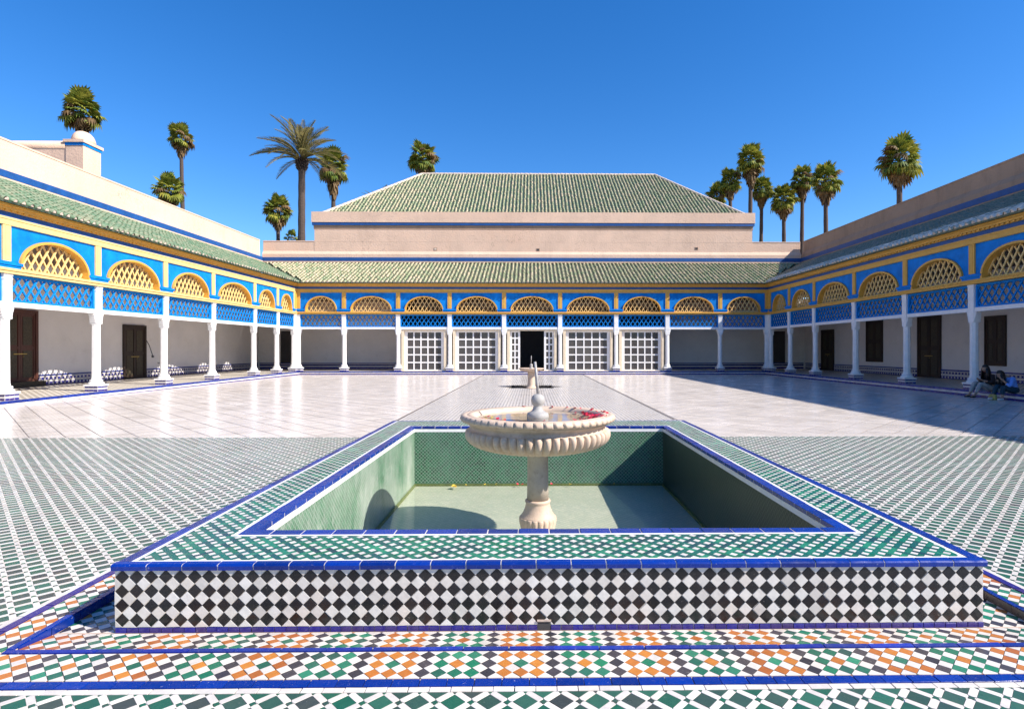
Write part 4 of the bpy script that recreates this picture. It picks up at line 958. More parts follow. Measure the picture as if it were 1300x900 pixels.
def wall_item(g, kind, s0, s1, z0, z1, style='plain', flip=False):
    y = WALLT
    if kind == 'dark':
        boxo('doorway_shade', M['dark'], g, s0, s1, y - 0.03, y + 0.01, z0, z1); return
    fr = MB(); fw = 0.11 if kind == 'door' else 0.07
    fr.box(s0, s0 + fw, y - 0.09, y, z0, z1); fr.box(s1 - fw, s1, y - 0.09, y, z0, z1); fr.box(s0 + fw, s1 - fw, y - 0.09, y, z1 - fw, z1)
    if kind == 'window': fr.box(s0 + fw, s1 - fw, y - 0.09, y, z0, z0 + fw)
    wood = M['wood_red'] if style == 'red' else M['wood_dark']
    o = fr.build('door' if kind == 'door' else 'window', wood, g)
    a, b = s0 + fw, s1 - fw; zb = z0 if kind == 'door' else z0 + fw; zt = z1 - fw; ct = (a + b) / 2
    lf = MB()
    for p0, p1 in ((a, ct - 0.004), (ct + 0.004, b)):
        lf.box(p0, p1, y - 0.03, y, zb, zt)
        lf.box(p0, p0 + 0.08, y - 0.055, y - 0.03, zb, zt); lf.box(p1 - 0.08, p1, y - 0.055, y - 0.03, zb, zt)
        for zz in (zb, zb + (zt - zb) * 0.47, zt - 0.1): lf.box(p0 + 0.08, p1 - 0.08, y - 0.053, y - 0.03, zz, zz + 0.1)
    lf.build('leaf', wood, o)
    pn = MB()
    for p0, p1 in ((a, ct - 0.004), (ct + 0.004, b)):
        for q0, q1 in ((zb + 0.16, zb + (zt - zb) * 0.47 - 0.06), (zb + (zt - zb) * 0.47 + 0.16, zt - 0.16)):
            if q1 - q0 > 0.1 and p1 - p0 > 0.3: pn.box(p0 + 0.13, p1 - 0.13, y - 0.045, y - 0.028, q0, q1)
    if pn.v: pn.build('carved_panel', M['wood_panel'], o)
    if kind == 'door':
        h_ = MB(); h_.box(ct - 0.28, ct + 0.28, y - 0.07, y - 0.055, zb + 1.05, zb + 1.09); h_.tube([(ct + 0.1, y - 0.075, zb + 1.0), (ct + 0.1, y - 0.11, zb + 0.98), (ct + 0.1, y - 0.075, zb + 0.94)], 0.012); h_.build('handle', M['brass'], o)
    if style == 'red': boxo('doorstep', M['wood_panel'], o, s0 - 0.1, s1 + 0.1, y - 0.3, y - 0.001, Z0, z0)

YC = 36.8
bx = [-12.07, -8.60, -5.29, -1.785, 1.835, 5.465, 8.795, 12.23]
bcols = [-15.0] + bx + [15.28]
kinds = ['open', 'open', 'full', 'full', 'door', 'full', 'full', 'open', 'open']
back = gallery((0, YC, 0), 0, bcols, [(bcols[i], bcols[i + 1], kinds[i]) for i in range(9)],
               'far gallery facing the viewer with glazed white doors under blue arches', M['gold'], M['gold'], (-15.2, 15.45), (-15.2 - EY * -1 + 0.9, 15.45 - 0.9 + 0.45, 1, 1), M['roof_tile_back'],
               [('dark', -18.1, -17.0, Z0, 2.95), ('dark', 17.55, 18.5, Z0, 2.95)], M['plaster'])
LX, RX = -15.2, 15.45
lc = [2.6, 6.1, 9.6, 13.1, 16.6, 20.06, 23.72, 27.25, 31.3, 34.1, 36.5]
TILT = 0.0036      # the left wing sinks a little towards the viewer
left = gallery((LX, 0, -TILT * 36.8), R(90), lc, [(lc[i], lc[i + 1], 'open') for i in range(len(lc) - 1)],
               'long sunlit gallery down the left side of the courtyard', M['gold_pale'], M['gold_pale'], (0.6, 36.8 - 0.10), (0.6, 36.8 - 0.45, 0, 1), M['roof_tile'],
               [('door', 21.35, 22.9, 0.42, 3.2, 'red'), ('door', 27.65, 29.25, Z0, 2.85, 'dark')], M['plaster'], TILT, False)
rc = [2.1, 5.6, 9.1, 12.6, 16.1, 19.64, 23.2, 26.9, 30.75, 33.75, 36.5]
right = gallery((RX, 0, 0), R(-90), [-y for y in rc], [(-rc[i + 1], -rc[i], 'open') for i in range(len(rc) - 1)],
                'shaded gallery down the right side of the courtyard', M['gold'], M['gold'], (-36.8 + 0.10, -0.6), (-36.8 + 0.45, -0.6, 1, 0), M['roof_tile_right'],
                [('door', -38.8, -37.2, Z0, 2.95, 'dark'), ('window', -33.55, -32.0, 0.9, 3.32), ('door', -29.05, -27.4, Z0, 3.36, 'dark'), ('window', -24.7, -23.6, 0.91, 3.06), ('door', -18.6, -17.2, Z0, 3.0, 'dark')], M['plaster_worn_shaded'])
# corner posts and extra corner column of the far gallery, room partitions
for sx, xx in ((-1, -15.2), (1, 15.45)):
    boxo('corner_post', M['white'], back, xx - 0.16, xx + 0.16, -0.16, 0.16, Z0, 3.868)
    boxo('corner_block', M['gold'], back, xx - 0.14, xx + 0.14, -0.32, 0.16, 4.035, 5.27)
m = MB(); m.box(-8.70, -8.50, 0.06, WALLT, Z0, 5.04); m.box(8.70, 8.90, 0.06, WALLT, Z0, 5.04); m.build('partition', M['wall'], back)
m = MB(); m.box(-8.49, 8.69, WALLT - 0.06, WALLT - 0.055, Z0 + 0.01, 5.03); m.box(-8.49, -8.48, 0.35, WALLT - 0.07, Z0 + 0.01, 5.03); m.box(8.68, 8.69, 0.35, WALLT - 0.07, Z0 + 0.01, 5.03); m.box(-8.47, 8.67, 0.35, WALLT - 0.07, Z0 + 0.003, Z0 + 0.008); m.build('room_shade', M['dark'], back)  # dark sheets added so the unlit room's shade is in their colour
# cable on the left wall
m = MB(); yy = WALLT - 0.02
m.tube([(29.3, yy, 2.15), (29.55, yy, 1.85), (29.8, yy, 1.35)], 0.018); m.tube([(30.2, yy, 0.95), (30.7, yy, 0.82), (31.3, yy, 0.68)], 0.018); m.box(29.75, 29.85, yy - 0.04, yy + 0.02, 1.22, 1.34)
m.build('cable', M['iron'], left)
m = MB(); m.box(-26.9 + 0.5, -26.9 + 0.62, WALLT - 0.05, WALLT, 0.2, 0.3); 
for s in (-16.9, 16.35):
    pass
# raised walkways of the galleries with two courses of blue tile
def walkway(name, x0, x1, y0, y1, edge, inner_edge):
    m = MB(); m.box(x0, x1, y0, y1, -0.9, Z0)
    w_ = tag(m.build(name, M['gallery_tile']), kind='structure')
    def run(nm, mat, a, b, z0, z1, pr, step):
        tl = MB(); s = a
        while s < b - 0.01:
            e = min(s + step, b) - 0.004
            if edge == 'x-': tl.box(inner_edge - pr, inner_edge + 0.001, s, e, z0, z1)
            if edge == 'x+': tl.box(inner_edge - 0.001, inner_edge + pr, s, e, z0, z1)
            if edge == 'y-': tl.box(s, e, inner_edge - pr, inner_edge + 0.001, z0, z1)
            s += step
        tag(tl.build(nm, mat, w_), kind='stuff')
    a, b = (y0, y1) if edge[0] == 'x' else (x0, x1)
    run('lower_tiles', M['violet'], a, b, 0.004, 0.075, 0.012, 0.15); run('middle_tiles', M['wtile'], a, b, 0.079, 0.145, 0.010, 0.15); run('nosing_tiles', M['cap'], a, b, 0.149, Z0 + 0.004, 0.014, 0.21)
    tl = MB(); s = a
    while s < b - 0.01:
        e = min(s + 0.21, b) - 0.004
        if edge == 'x-': tl.box(inner_edge + 0.001, inner_edge + 0.07, s, e, Z0, Z0 + 0.004)
        if edge == 'x+': tl.box(inner_edge - 0.07, inner_edge - 0.001, s, e, Z0, Z0 + 0.004)
        if edge == 'y-': tl.box(s, e, inner_edge + 0.001, inner_edge + 0.07, Z0, Z0 + 0.004)
        s += 0.21
    tag(tl.build('edge_tiles', M['cap'], w_), kind='stuff'); return w_
wl = walkway('gallery_floor', -19.6, -14.80, -2, 36.45, 'x+', -14.80); wl.rotation_euler = (TILT, 0, 0); wl.location = (0, 0, -TILT * 36.8)
walkway('gallery_floor', 15.08, 19.9, -2, 36.45, 'x-', 15.08)
walkway('gallery_floor', -19.6, 19.9, 36.451, 41.3, 'y-', 36.451)

# ------------------------------------------------------------ pavilion with hipped roof behind the far gallery
pv = tag(empty('pavilion', (0, YC + TW, 4.5)), 'peach plastered hall with big green hipped tile roof behind the far gallery', 'building')
def pvb(name, mat, *a):
    o = boxo(name, mat, pv, *a); o.matrix_basis = pv.matrix_basis.inverted(); return o
Y0 = YC + TW + 0.135
m = MB(); m.box(-15.55, 15.95, Y0 - 0.03, Y0 + 15.3, 4.5, 10.22); o = m.build('wall', M['plaster'], pv); o.matrix_basis = pv.matrix_basis.inverted()
pvb('wall_band', M['blue_dark'], -15.68, 16.08, Y0 - 0.13, Y0 + 15.4, 10.50, 10.70)
pvb('eaves_soffit', M['plaster_worn_shaded'], -15.6, 16.0, Y0 - 0.045, Y0 + 15.35, 10.22, 10.50)
o = pvb('parapet', M['plaster'], -15.72, 16.12, Y0 - 0.16, Y0 + 15.44, 10.70, 11.45)
ps = math.atan2(5.15, 7.5); plen = math.hypot(5.15, 7.5); cps = math.cos(ps)
Mp = T((0, Y0 + 0.35, 11.42)) @ Matrix.Rotation(ps, 4, 'X')
inv = pv.matrix_basis.inverted()
def hip(t, a, b): return a + (b - a) * t / plen
tile_roof(pv, inv @ Mp, pv.matrix_basis, lambda t: hip(t, -15.05, -9.35), lambda t: hip(t, 15.5, 10.55), plen, M['roof_tile_back'], 0.265, 0.40, 300)
m = MB()   # other three slopes
A = [(-15.05, Y0 + 0.35, 11.41), (15.5, Y0 + 0.35, 11.41), (15.5, Y0 + 15.3, 11.41), (-15.05, Y0 + 15.3, 11.41)]; Rg = [(-9.35, Y0 + 7.85, 16.55), (10.55, Y0 + 7.85, 16.55)]
m.add(A + Rg, [(0, 4, 3), (1, 2, 5), (2, 3, 4, 5), (0, 1, 2, 3)]); o = m.build('roof', M['roof_tile'], pv); o.matrix_basis = inv
m = MB()
def ridge(a, b):
    a = Vector(a); b = Vector(b); n = int((b - a).length / 0.38); d = (b - a) / n
    for i in range(n): p = a + d * i; m.tube([tuple(p), tuple(p + d * 1.08)], [0.125 + rnd.uniform(-.008, .008), 0.10], 8)
ridge((-9.35, Y0 + 7.85, 16.62), (10.55, Y0 + 7.85, 16.62)); ridge((-15.05, Y0 + 0.33, 11.46), (-9.35, Y0 + 7.85, 16.62)); ridge((15.5, Y0 + 0.33, 11.46), (10.55, Y0 + 7.85, 16.62))
o = m.build('ridge_tiles', M['roof_end'], pv); o.matrix_basis = inv; tag(o, kind='stuff')
for px_, pz in ((-6.9, 8.82), (0.45, 8.78), (11.9, 8.9)):   # drain holes in the plaster
    m = MB(); m.box(px_ - 0.12, px_ + 0.12, Y0 - 0.045, Y0 - 0.025, pz - 0.1, pz + 0.1); m.cur = 1; m.box(px_ - 0.085, px_ + 0.085, Y0 - 0.05, Y0 - 0.02, pz - 0.065, pz + 0.065)
    o = m.build('wall_spout', [M['plaster_worn_shaded'], M['roof_end'] if px_ < -5 else M['dark']], pv); o.matrix_basis = inv

# ------------------------------------------------------------ chimney tower and roof wall behind the left gallery
ch = tag(empty('roof_turret', (-22.42, 28.8, -0.95)), 'square peach turret with blue band and small dome above the left gallery', 'turret')
inv = ch.matrix_basis.inverted()
def chb(name, mat, *a):
    o = boxo(name, mat, ch, *a); o.matrix_basis = inv
chb('shaft', M['plaster'], -22.84, -22.0, 28.2, 29.35, -0.95, 11.62)
chb('blue_band', M['blue'], -22.87, -21.97, 28.17, 29.38, 11.62, 11.76)
chb('cap_slab', M['plaster'], -22.92, -21.92, 28.12, 29.43, 11.76, 11.90)
m = MB(); rings = []
for i in range(9):
    t = i / 8 * math.pi / 2; k = math.cos(t) ** 0.8 if i < 8 else 0.02
    rings.append([(-22.42 + 0.46 * k * cx, 28.78 + 0.58 * k * cy, 11.89 + 0.60 * math.sin(t)) for cx, cy in [(math.cos(a), math.sin(a)) for a in [j * math.pi / 10 for j in range(20)]]])
m.loft(rings); o = m.build('dome', M['plaster'], ch, True); o.matrix_basis = inv
rw = tag(boxo('roof_wall', M['plaster'], None, -29.5, -22.86, 28.24, 28.6, -0.95, 11.62), 'low plain plaster wall joined to the roof turret at the left', 'wall')
cpm = MB(); cpm.tube([(-29.5, 28.4, 11.64), (-22.87, 28.4, 11.64)], 0.24, 10); cpm.build('coping', M['plaster'], rw, True)

# ------------------------------------------------------------ palms
def fan_frond(mat, droop, L=0.62, nseg=13):
    b = MB(); b.tube([(0, 0, 0), (0.35, 0, 0.05), (0.72, 0, 0.02)], [0.022, 0.018, 0.014], 4)
    hub = Vector((0.70, 0, 0.02))
    for i in range(nseg):
        a = R(-118 + 236 * i / (nseg - 1)); l = L * (1.0 - 0.22 * abs(i - (nseg - 1) / 2) / nseg) * rnd.uniform(0.9, 1.08)
        d = Vector((math.cos(a), math.sin(a), 0)); s = Vector((-d.y, d.x, 0))
        mid = hub + d * l * 0.62 + Vector((0, 0, -droop * 0.25 * l)); tip = hub + d * l * (0.98 - 0.15 * droop) + Vector((0, 0, -droop * 0.95 * l))
        wdt = 0.078
        b.add([tuple(hub), tuple(mid + s * wdt), tuple(mid - s * wdt), tuple(tip), tuple(mid + Vector((0, 0, 0.03)))], [(0, 1, 4), (0, 4, 2), (1, 3, 4), (4, 3, 2)])
    return b
FR = []
for q, (mt, dr) in enumerate(((M['palm_leaf'], 0.12), (M['palm_leaf'], 0.4), (M['palm_leaf'], 0.75), (M['palm_dead'], 0.95))):
    b = fan_frond(mt, dr); me = bpy.data.meshes.new('frond'); me.from_pydata(b.v, [], b.f); me.materials.append(mt); FR.append(me)
def trunk_mesh(top, base_r, top_r, bend, zb=-0.95, n=10):
    m = MB(); pts = []; rad = []; N = 26
    for i in range(N + 1):
        t = i / N; z = zb + (top.z - zb) * t
        off = Vector((bend[0] * (1 - t) ** 1.6, bend[1] * (1 - t) ** 1.6, 0))
        pts.append((top.x + off.x, top.y + off.y, z)); rad.append((base_r + (top_r - base_r) * t) * (1 + 0.07 * (i % 2)))
    m.tube(pts, rad, n); return m, pts[0]
def fan_palm(x, y, z, wpx, label, skirt=0.5, bend=(0.3, 0), nf=64, lean=0):
    """z: height of the middle of the crown; wpx: crown width in metres"""
    top = Vector((x, y, z - 0.12 * wpx)); S = wpx / 2.45
    tm, base = trunk_mesh(top, 0.24 * S ** 0.5 + 0.03, 0.15 * S ** 0.5, bend)
    p = tag(empty('fan_palm', base), label, 'palm tree', 'fan palms beyond the roofs'); inv = p.matrix_basis.inverted()
    o = tm.build('trunk', M['trunk'], p, True); o.matrix_basis = inv
    for i in range(nf):
        u = (i + 0.5) / nf; el = math.asin(max(-0.95, 0.995 - 1.72 * u)) ; az = i * 2.39996 + rnd.uniform(-.25, .25)
        me = FR[0] if el > 0.6 else FR[1] if el > -0.1 else FR[2] if el > -0.62 else FR[3]
        if rnd.random() < 0.13 and el < 0.75: me = FR[3]
        o = link('frond', me, p)
        sc_ = S * rnd.uniform(0.72, 1.14) * (0.95 if el > -0.4 else 0.8)
        o.matrix_basis = inv @ T(top + Vector((0, 0, (0.55 - 0.75 * u) * S))) @ Euler((rnd.uniform(-.5, .5), -el, az), 'XYZ').to_matrix().to_4x4() @ Matrix.Scale(sc_, 4)
    if skirt > 0:
        sk = MB()
        for i in range(110):
            az = rnd.uniform(0, 6.283); t = rnd.random(); z1 = top.z - 0.05 - t * skirt * 0.75; z2 = z1 - rnd.uniform(0.5, 0.9) * S
            r1 = 0.12; r2 = (0.62 - 0.42 * t) * S * rnd.uniform(0.8, 1.15); d = Vector((math.cos(az), math.sin(az), 0)); s = Vector((-d.y, d.x, 0)) * 0.075 * S
            a = Vector((top.x, top.y, z1)) + d * r1; c = Vector((top.x, top.y, z2)) + d * r2; mm = (a + c) / 2 + d * 0.10 * S
            sk.add([tuple(a - s * .4), tuple(a + s * .4), tuple(mm + s * 1.3), tuple(c + s * .4), tuple(c - s * .4), tuple(mm - s * 1.3)], [(0, 1, 2, 5), (5, 2, 3, 4)])
        o = sk.build('leaf_skirt', M['palm_dead'], p); o.matrix_basis = inv
fan_palm(-35.25, 45.0, 20.35, 3.1, 'fan palm whose crown shows right above the domed turret', 0.5)
fan_palm(-36.65, 60.0, 23.75, 2.75, 'thin tall fan palm with curved trunk at the left', 1.4, (0.95, 0), 54)
fan_palm(-31.63, 50.0, 15.55, 2.7, 'low fan palm crown beside the thin tall palm at the left', 0.5)
fan_palm(-26.6, 60.0, 16.3, 3.1, 'small fan palm left of the feathery date palm', 1.2)
fan_palm(-19.45, 56.0, 19.6, 3.3, 'fan palm with long brown leaf skirt right behind the date palm', 2.6)
fan_palm(-11.8, 62.0, 22.4, 3.5, 'fan palm standing up behind the left end of the hipped roof ridge', 0.6)
fan_palm(-25.2, 60.0, 13.2, 1.9, 'very low fan palm peeping over the parapet beside the date palm trunk', 0.2, nf=26)
fan_palm(20.25, 62.0, 18.5, 2.6, 'fan palm low behind the right hip of the roof', 0.4)
fan_palm(21.05, 60.0, 19.5, 2.75, 'fan palm just right of the roof hip, second tallest of its clump', 1.3)
fan_palm(22.45, 58.0, 21.0, 3.2, 'tallest fan palm of the clump by the right roof hip', 2.0, (-0.35, 0))
fan_palm(25.2, 62.0, 19.2, 2.7, 'fan palm under the tallest one, right edge of the left clump', 1.3, (-0.4, 0))
fan_palm(26.75, 60.0, 17.6, 3.1, 'shorter fan palm standing alone between the two right clumps', 1.2)
fan_palm(28.75, 60.0, 19.7, 2.8, 'left one of the two touching fan palms at right', 1.9, (-0.4, 0))
fan_palm(29.15, 56.0, 18.4, 3.3, 'right one of the two touching fan palms at right', 1.6)
fan_palm(29.35, 45.0, 16.75, 3.45, 'fan palm rising alone over the shaded right parapet', 1.2)
def feather_frond():
    b = MB(); pts = []
    for i in range(9):
        t = i / 8; pts.append((3.6 * t * (1 - 0.16 * t), 0, 0.75 * t - 1.75 * t * t))
    b.tube(pts, [0.045 * (1 - 0.8 * i / 8) + 0.008 for i in range(9)], 4)
    for i in range(34):
        t = 0.14 + 0.86 * i / 33; f = t * 8; k = min(7, int(f)); P_ = Vector(pts[k]).lerp(Vector(pts[k + 1]), f - k); dr = (Vector(pts[k + 1]) - Vector(pts[k])).normalized()
        for sg in (-1, 1):
            l = 0.62 * math.sin(math.pi * (0.18 + 0.75 * t)) * rnd.uniform(0.85, 1.1)
            d = (dr * 0.75 + Vector((0, sg * 0.65, 0)) + Vector((0, 0, 0.22))).normalized(); q = Vector((0.035, 0, 0.0))
            tip = P_ + d * l + Vector((0, 0, -0.08 * l)); mid = P_ + d * l * 0.45
            b.add([tuple(P_), tuple(mid + q), tuple(tip), tuple(mid - q + Vector((0, 0, 0.02)))], [(0, 1, 2), (0, 2, 3)])
    return b
b = feather_frond(); fme = bpy.data.meshes.new('frond'); fme.from_pydata(b.v, [], b.f); fme.materials.append(M['date_leaf'])
def date_palm(x, y, z, S, label, nf=44):
    top = Vector((x, y, z)); tm, base = trunk_mesh(top, 0.33, 0.27, (-0.1, 0), n=12)
    p = tag(empty('date_palm', base), label, 'palm tree'); inv = p.matrix_basis.inverted()
    o = tm.build('trunk', M['trunk'], p); o.matrix_basis = inv
    m = MB()
    for i in range(60):
        az = i * 2.4; zz = z - 0.9 + 1.2 * i / 60; r = 0.26 + 0.12 * math.sin(i / 60 * math.pi); d = Vector((math.cos(az), math.sin(az), 0))
        m.bar(Vector((x, y, zz)) + d * (r - 0.1), Vector((x, y, zz + 0.32)) + d * (r + 0.16), 0.14, 0.06, Vector((-d.y, d.x, 0)))
    o = m.build('leaf_bases', M['trunk'], p); o.matrix_basis = inv
    for i in range(nf):
        u = (i + 0.5) / nf; el = R(86) - R(92) * u ** 1.1 + rnd.gauss(0, 0.10); az = i * 2.39996 + rnd.uniform(-.45, .45)
        o = link('frond', fme, p); s = S * rnd.uniform(0.74, 1.16)
        o.matrix_basis = inv @ T(top + Vector((0, 0, 0.15))) @ Euler((rnd.uniform(-.3, .3), -el, az), 'XYZ').to_matrix().to_4x4() @ Matrix.Scale(s, 4)
date_palm(-20.1, 50.0, 18.0, 1.12, 'tall feathery date palm with thick brown trunk left of the hall')
date_palm(-20.2, 75.0, 19.9, 0.9, 'date palm with only frond tips showing over the roof hip', 26)

# ------------------------------------------------------------ two people on the step of the right gallery
def skin_mesh(name, mat, parent, pts, edges, sub=2):
    """one continuous surface grown round a jointed skeleton"""
    me = bpy.data.meshes.new(name); me.from_pydata([p[:3] for p in pts], edges, [])
    o = bpy.data.objects.new(name, me); C.objects.link(o)
    bm = bmesh.new(); bm.from_mesh(me); lay = bm.verts.layers.skin.verify(); bm.verts.ensure_lookup_table()
    for i, v in enumerate(bm.verts):
        r = pts[i][3]; v[lay].radius = r if isinstance(r, tuple) else (r, r); v[lay].use_root = (i == 0)
    bm.to_mesh(me); bm.free()
    o.modifiers.new('skin', 'SKIN').use_smooth_shade = True
    s = o.modifiers.new('sub', 'SUBSURF'); s.levels = sub; s.render_levels = sub
    dg = bpy.context.evaluated_depsgraph_get(); nm = bpy.data.meshes.new_from_object(o.evaluated_get(dg))
    bpy.data.objects.remove(o); nm.name = name; nm.materials.clear(); nm.materials.append(mat)
    nm.polygons.foreach_set('use_smooth', [True] * len(nm.polygons))
    return link(name, nm, parent)
def head(parent, c, fwd, mat_hair, long_hair, r=0.098, tilt=0.3):
    """ellipsoid head with nose, brows, mouth, ears; fwd is the facing direction"""
    f = Vector(fwd).normalized(); s = Vector((-f.y, f.x, 0)).normalized(); u = s.cross(f) * -1
    if u.z < 0: u = -u
    c = Vector(c); n, k = 20, 14; rings = []
    for i in range(k + 1):
        t = math.pi * i / k; ring = []
        for j in range(n):
            a = 2 * math.pi * j / n; X, Y, Z = math.sin(t) * math.cos(a), math.sin(t) * math.sin(a), -math.cos(t)
            jaw = 1 - 0.28 * max(0, -Z) ** 1.5
            px_, py_, pz_ = X * r * 0.98 * jaw + (0.012 if Z < 0 else 0), Y * r * 0.80 * jaw, Z * r * 1.28
            if X > 0.86 and -0.35 < Z < 0.12: px_ += 0.024 * (1 - abs(Z + 0.12) / 0.3) if abs(Y) < 0.26 else 0       # nose
            if X > 0.7 and 0.0 < Z < 0.2 and 0.2 < abs(Y) < 0.55: px_ -= 0.008                                          # eye sockets
            ring.append(tuple(c + f * px_ + s * py_ + u * pz_))
        rings.append(ring)
    m = MB(); m.loft(rings)
    for sg in (-1, 1): m.tube([tuple(c + s * sg * 0.078 + u * -0.02 + f * -0.005), tuple(c + s * sg * 0.092 + u * 0.025 - f * 0.012)], [0.018, 0.02], 6)
    o = m.build('head', M['skin'], parent, True)
    e = MB()
    for sg in (-1, 1): e.lathe([(0.001, -0.009), (0.008, -0.004), (0.009, 0.0), (0.008, 0.004), (0.001, 0.009)], 8, tuple(c + f * 0.084 + s * sg * 0.032 + u * 0.014))
    e.build('eyes', M['hair'], o, True)
    mo_ = MB(); mo_.bar(c + f * 0.083 - u * 0.062 - s * 0.022, c + f * 0.083 - u * 0.062 + s * 0.022, 0.012, 0.012, Vector((0, 0, 1))); mo_.build('mouth', M['petal'], o)
    hr = MB(); rings = []
    for i in range(10):
        t = math.pi * 0.66 * (9 - i) / 9; ring = []
        for j in range(n):
            a = 2 * math.pi * j / n; X, Y, Z = math.sin(t) * math.cos(a), math.sin(t) * math.sin(a), math.cos(t)
            cut = 0.0
            if X > 0.2 and Z < 0.45: X, Y = X * 0.55, Y * 0.96                     # leave the face free
            ring.append(tuple(c + f * (X * r * 1.13 - 0.014) + s * Y * r * 1.0 + u * Z * r * 1.42 + Vector((rnd.gauss(0, .002), rnd.gauss(0, .002), 0))))
        rings.append(ring)
    hr.loft(rings)
    for q in range(60 if long_hair else 24):
        a = rnd.uniform(1.15, 5.13); p0 = c + f * (math.cos(a) * r * 0.95 - 0.01) + s * math.sin(a) * r * 0.86 + u * 0.03
        ln = rnd.uniform(0.75, 1.0) * long_hair; p1 = p0 + Vector((0, 0, -ln * 0.5)) + f * math.cos(a) * 0.05 + s * math.sin(a) * 0.03; p2 = p1 + Vector((0, 0, -ln * 0.5)) - f * 0.0
        hr.tube([tuple(p0), tuple(p1), tuple(p2)], [0.024, 0.026, 0.012], 5)
    hr.build('hair', mat_hair, o, True)
    return o
def hand(pts, edges, wrist, d, pl_, curl=0.5):
    """palm and five fingers added to the arm skeleton; d along the palm, pl_ across it"""
    d = Vector(d).normalized(); a = Vector(pl_).normalized(); nrm = d.cross(a)
    pv_ = Vector(pts[wrist][:3]); k = len(pts); palm = pv_ + d * 0.06; pts.append((*palm, (0.034, 0.02))); edges.append((wrist, k))
    for i, (off, ln) in enumerate(((-0.030, 0.062), (-0.010, 0.075), (0.010, 0.070), (0.029, 0.055))):
        b = palm + d * 0.030 + a * off; mid = b + (d - nrm * curl * 0.5).normalized() * ln * 0.55; tip = mid + (d - nrm * curl * 1.4).normalized() * ln * 0.5
        q = len(pts); pts += [(*b, 0.010), (*mid, 0.009), (*tip, 0.007)]; edges += [(k, q), (q, q + 1), (q + 1, q + 2)]
    b = pv_ + d * 0.025 - a * 0.032; tip = b + (d * 0.7 - a * 0.5 - nrm * 0.3).normalized() * 0.05
    q = len(pts); pts += [(*b, 0.011), (*tip, 0.008)]; edges += [(k, q), (q, q + 1)]
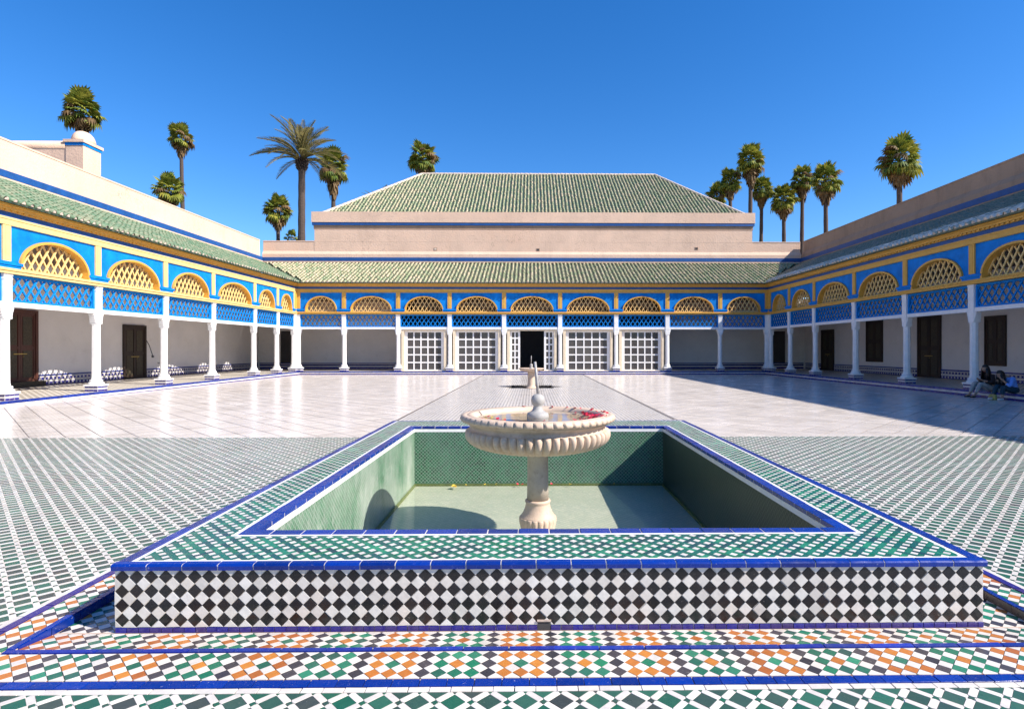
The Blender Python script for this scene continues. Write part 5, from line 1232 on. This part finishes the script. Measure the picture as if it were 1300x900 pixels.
def person(base, label, top_mat, leg_mat, shoe_mat, lean, headpos, fwd, long_hair, knees, feet, hands, elbows, shirt_len=0.0):
    bx_, by_, bz_ = base; p = tag(empty('person', base), label, 'person')
    def W(v): return tuple(v)
    hip = Vector((0, 0, 0.12)); chest = Vector((lean[0] * 0.75, lean[1] * 0.75, 0.12 + 0.36 * lean[2])); neck = Vector((lean[0], lean[1], 0.12 + 0.50 * lean[2]))
    # body: skin for arms, hands, neck, shins in one surface
    pts = [(*hip, (0.12, 0.12)), (*(hip.lerp(chest, 0.5)), (0.10, 0.10)), (*chest, (0.11, 0.10)), (*neck, 0.052), (*(neck.lerp(Vector(headpos), 0.75)), 0.046)]; edges = [(0, 1), (1, 2), (2, 3), (3, 4)]
    for sg in (0, 1):
        sh = chest + Vector((0.0, (-0.165, 0.165)[sg], 0.06)); q = len(pts); el, hd = Vector(elbows[sg]), Vector(hands[sg])
        pts += [(*sh, 0.05), (*el, 0.038), (*hd, 0.026)]; edges += [(2, q), (q, q + 1), (q + 1, q + 2)]
        hand(pts, edges, q + 2, hd - el, (0, 1, 0), 0.7)
    for sg in (0, 1):
        hp = hip + Vector((-0.03, (-0.09, 0.09)[sg], -0.02)); kn, fo = Vector(knees[sg]), Vector(feet[sg]); q = len(pts)
        pts += [(*hp, 0.085), (*kn, 0.055), (*(kn.lerp(fo, 0.4)), 0.052), (*fo, 0.036), (*(fo + Vector((-0.13, 0, -0.035))), 0.028)]; edges += [(0, q), (q, q + 1), (q + 1, q + 2), (q + 2, q + 3), (q + 3, q + 4)]
    skin_mesh('body', M['skin'], p, pts, edges)
    # shirt
    pts = [(*(hip + Vector((0.01, 0, 0.0))), (0.14, 0.15)), (*(hip.lerp(chest, 0.5)), (0.125, 0.135)), (*chest, (0.125, 0.135)), (*(chest.lerp(neck, 0.6)), 0.085)]; edges = [(0, 1), (1, 2), (2, 3)]
    for sg in (0, 1):
        sh = chest + Vector((0, (-0.165, 0.165)[sg], 0.05)); q = len(pts); el = Vector(elbows[sg]); fa = el.lerp(Vector(hands[sg]), 0.55)
        pts += [(*sh, 0.075), (*el, 0.056), (*fa, 0.044)]; edges += [(2, q), (q, q + 1), (q + 1, q + 2)]
    skin_mesh('shirt', top_mat, p, pts, edges)
    pts = [(*(hip + Vector((0.0, 0, -0.01))), (0.13, 0.115)), (*(hip + Vector((0.09, 0, -0.01))), (0.085, 0.075))]; edges = [(0, 1)]
    for sg in (0, 1):
        hp = hip + Vector((-0.06, (-0.10, 0.10)[sg], -0.02)); kn, fo = Vector(knees[sg]), Vector(feet[sg]); q = len(pts)
        pts += [(*hp, 0.105), (*kn, 0.078), (*(kn.lerp(fo, 0.45)), 0.068), (*(kn.lerp(fo, 0.80)), 0.058)]; edges += [(0, q), (q, q + 1), (q + 1, q + 2), (q + 2, q + 3)]
    skin_mesh('trousers', leg_mat, p, pts, edges)
    for sg in (0, 1):
        fo = Vector(feet[sg]); skin_mesh('shoe', shoe_mat, p, [(*(fo + Vector((0.035, 0, -0.045))), (0.036, 0.036)), (*(fo + Vector((-0.06, 0, -0.045))), (0.042, 0.034)), (*(fo + Vector((-0.16, 0, -0.055))), (0.038, 0.024))], [(0, 1), (1, 2)])
    head(p, headpos, fwd, M['hair'], long_hair)
    return p
# seat is the walkway edge (z 0.22); local -x faces the court
person((15.22, 18.62, 0.22), 'person in black top and grey trousers sitting on the step, head bowed', M['cloth_black'], M['cloth_grey'], M['shoe'],
       (-0.10, 0.0, 0.98), (-0.20, 0.0, 0.755), (-1, -0.12, -0.45), 0.42, [(-0.46, -0.12, 0.27), (-0.44, 0.14, 0.30)], [(-0.66, -0.13, -0.12), (-0.62, 0.16, -0.12)],
       [(-0.36, -0.07, 0.38), (-0.38, 0.07, 0.38)], [(-0.16, -0.25, 0.30), (-0.16, 0.25, 0.30)])
person((15.24, 17.72, 0.22), 'person in sky blue shirt and dark teal trousers hunched on the step, chin on hand', M['shirt_blue'], M['cloth_teal'], M['shoe_white'],
       (-0.24, 0.05, 0.84), (-0.42, 0.06, 0.60), (-1, 0.05, -0.75), 0.46, [(-0.48, -0.10, 0.22), (-0.44, 0.16, 0.25)], [(-0.50, -0.12, -0.12), (-0.56, 0.18, -0.12)],
       [(-0.47, -0.10, 0.42), (-0.44, 0.12, 0.36)], [(-0.34, -0.22, 0.24), (-0.28, 0.26, 0.28)])
bg_ = MB(); rr = []
for i in range(6):
    t = i / 5; kx = 0.11 * (1 - 0.35 * t) * (0.8 if i == 0 else 1)
    rr.append([(14.72 + kx * math.cos(a) + rnd.gauss(0, .008), 17.95 + 0.15 * (1 - 0.25 * t) * math.sin(a) + rnd.gauss(0, .008), 0.006 + 0.17 * t) for a in [j * math.pi / 8 for j in range(16)]])
bg_.loft(rr); bg = tag(bg_.build('cloth_bag', M['yellow_bag'], None, True), 'small yellow cloth bag on the ground between the sitting people', 'bag')
hb = MB(); hb.tube([(14.72, 17.87, 0.17), (14.72, 17.90, 0.25), (14.72, 18.0, 0.25), (14.72, 18.03, 0.17)], 0.008, 5); hb.build('handle', M['yellow_bag'], bg)
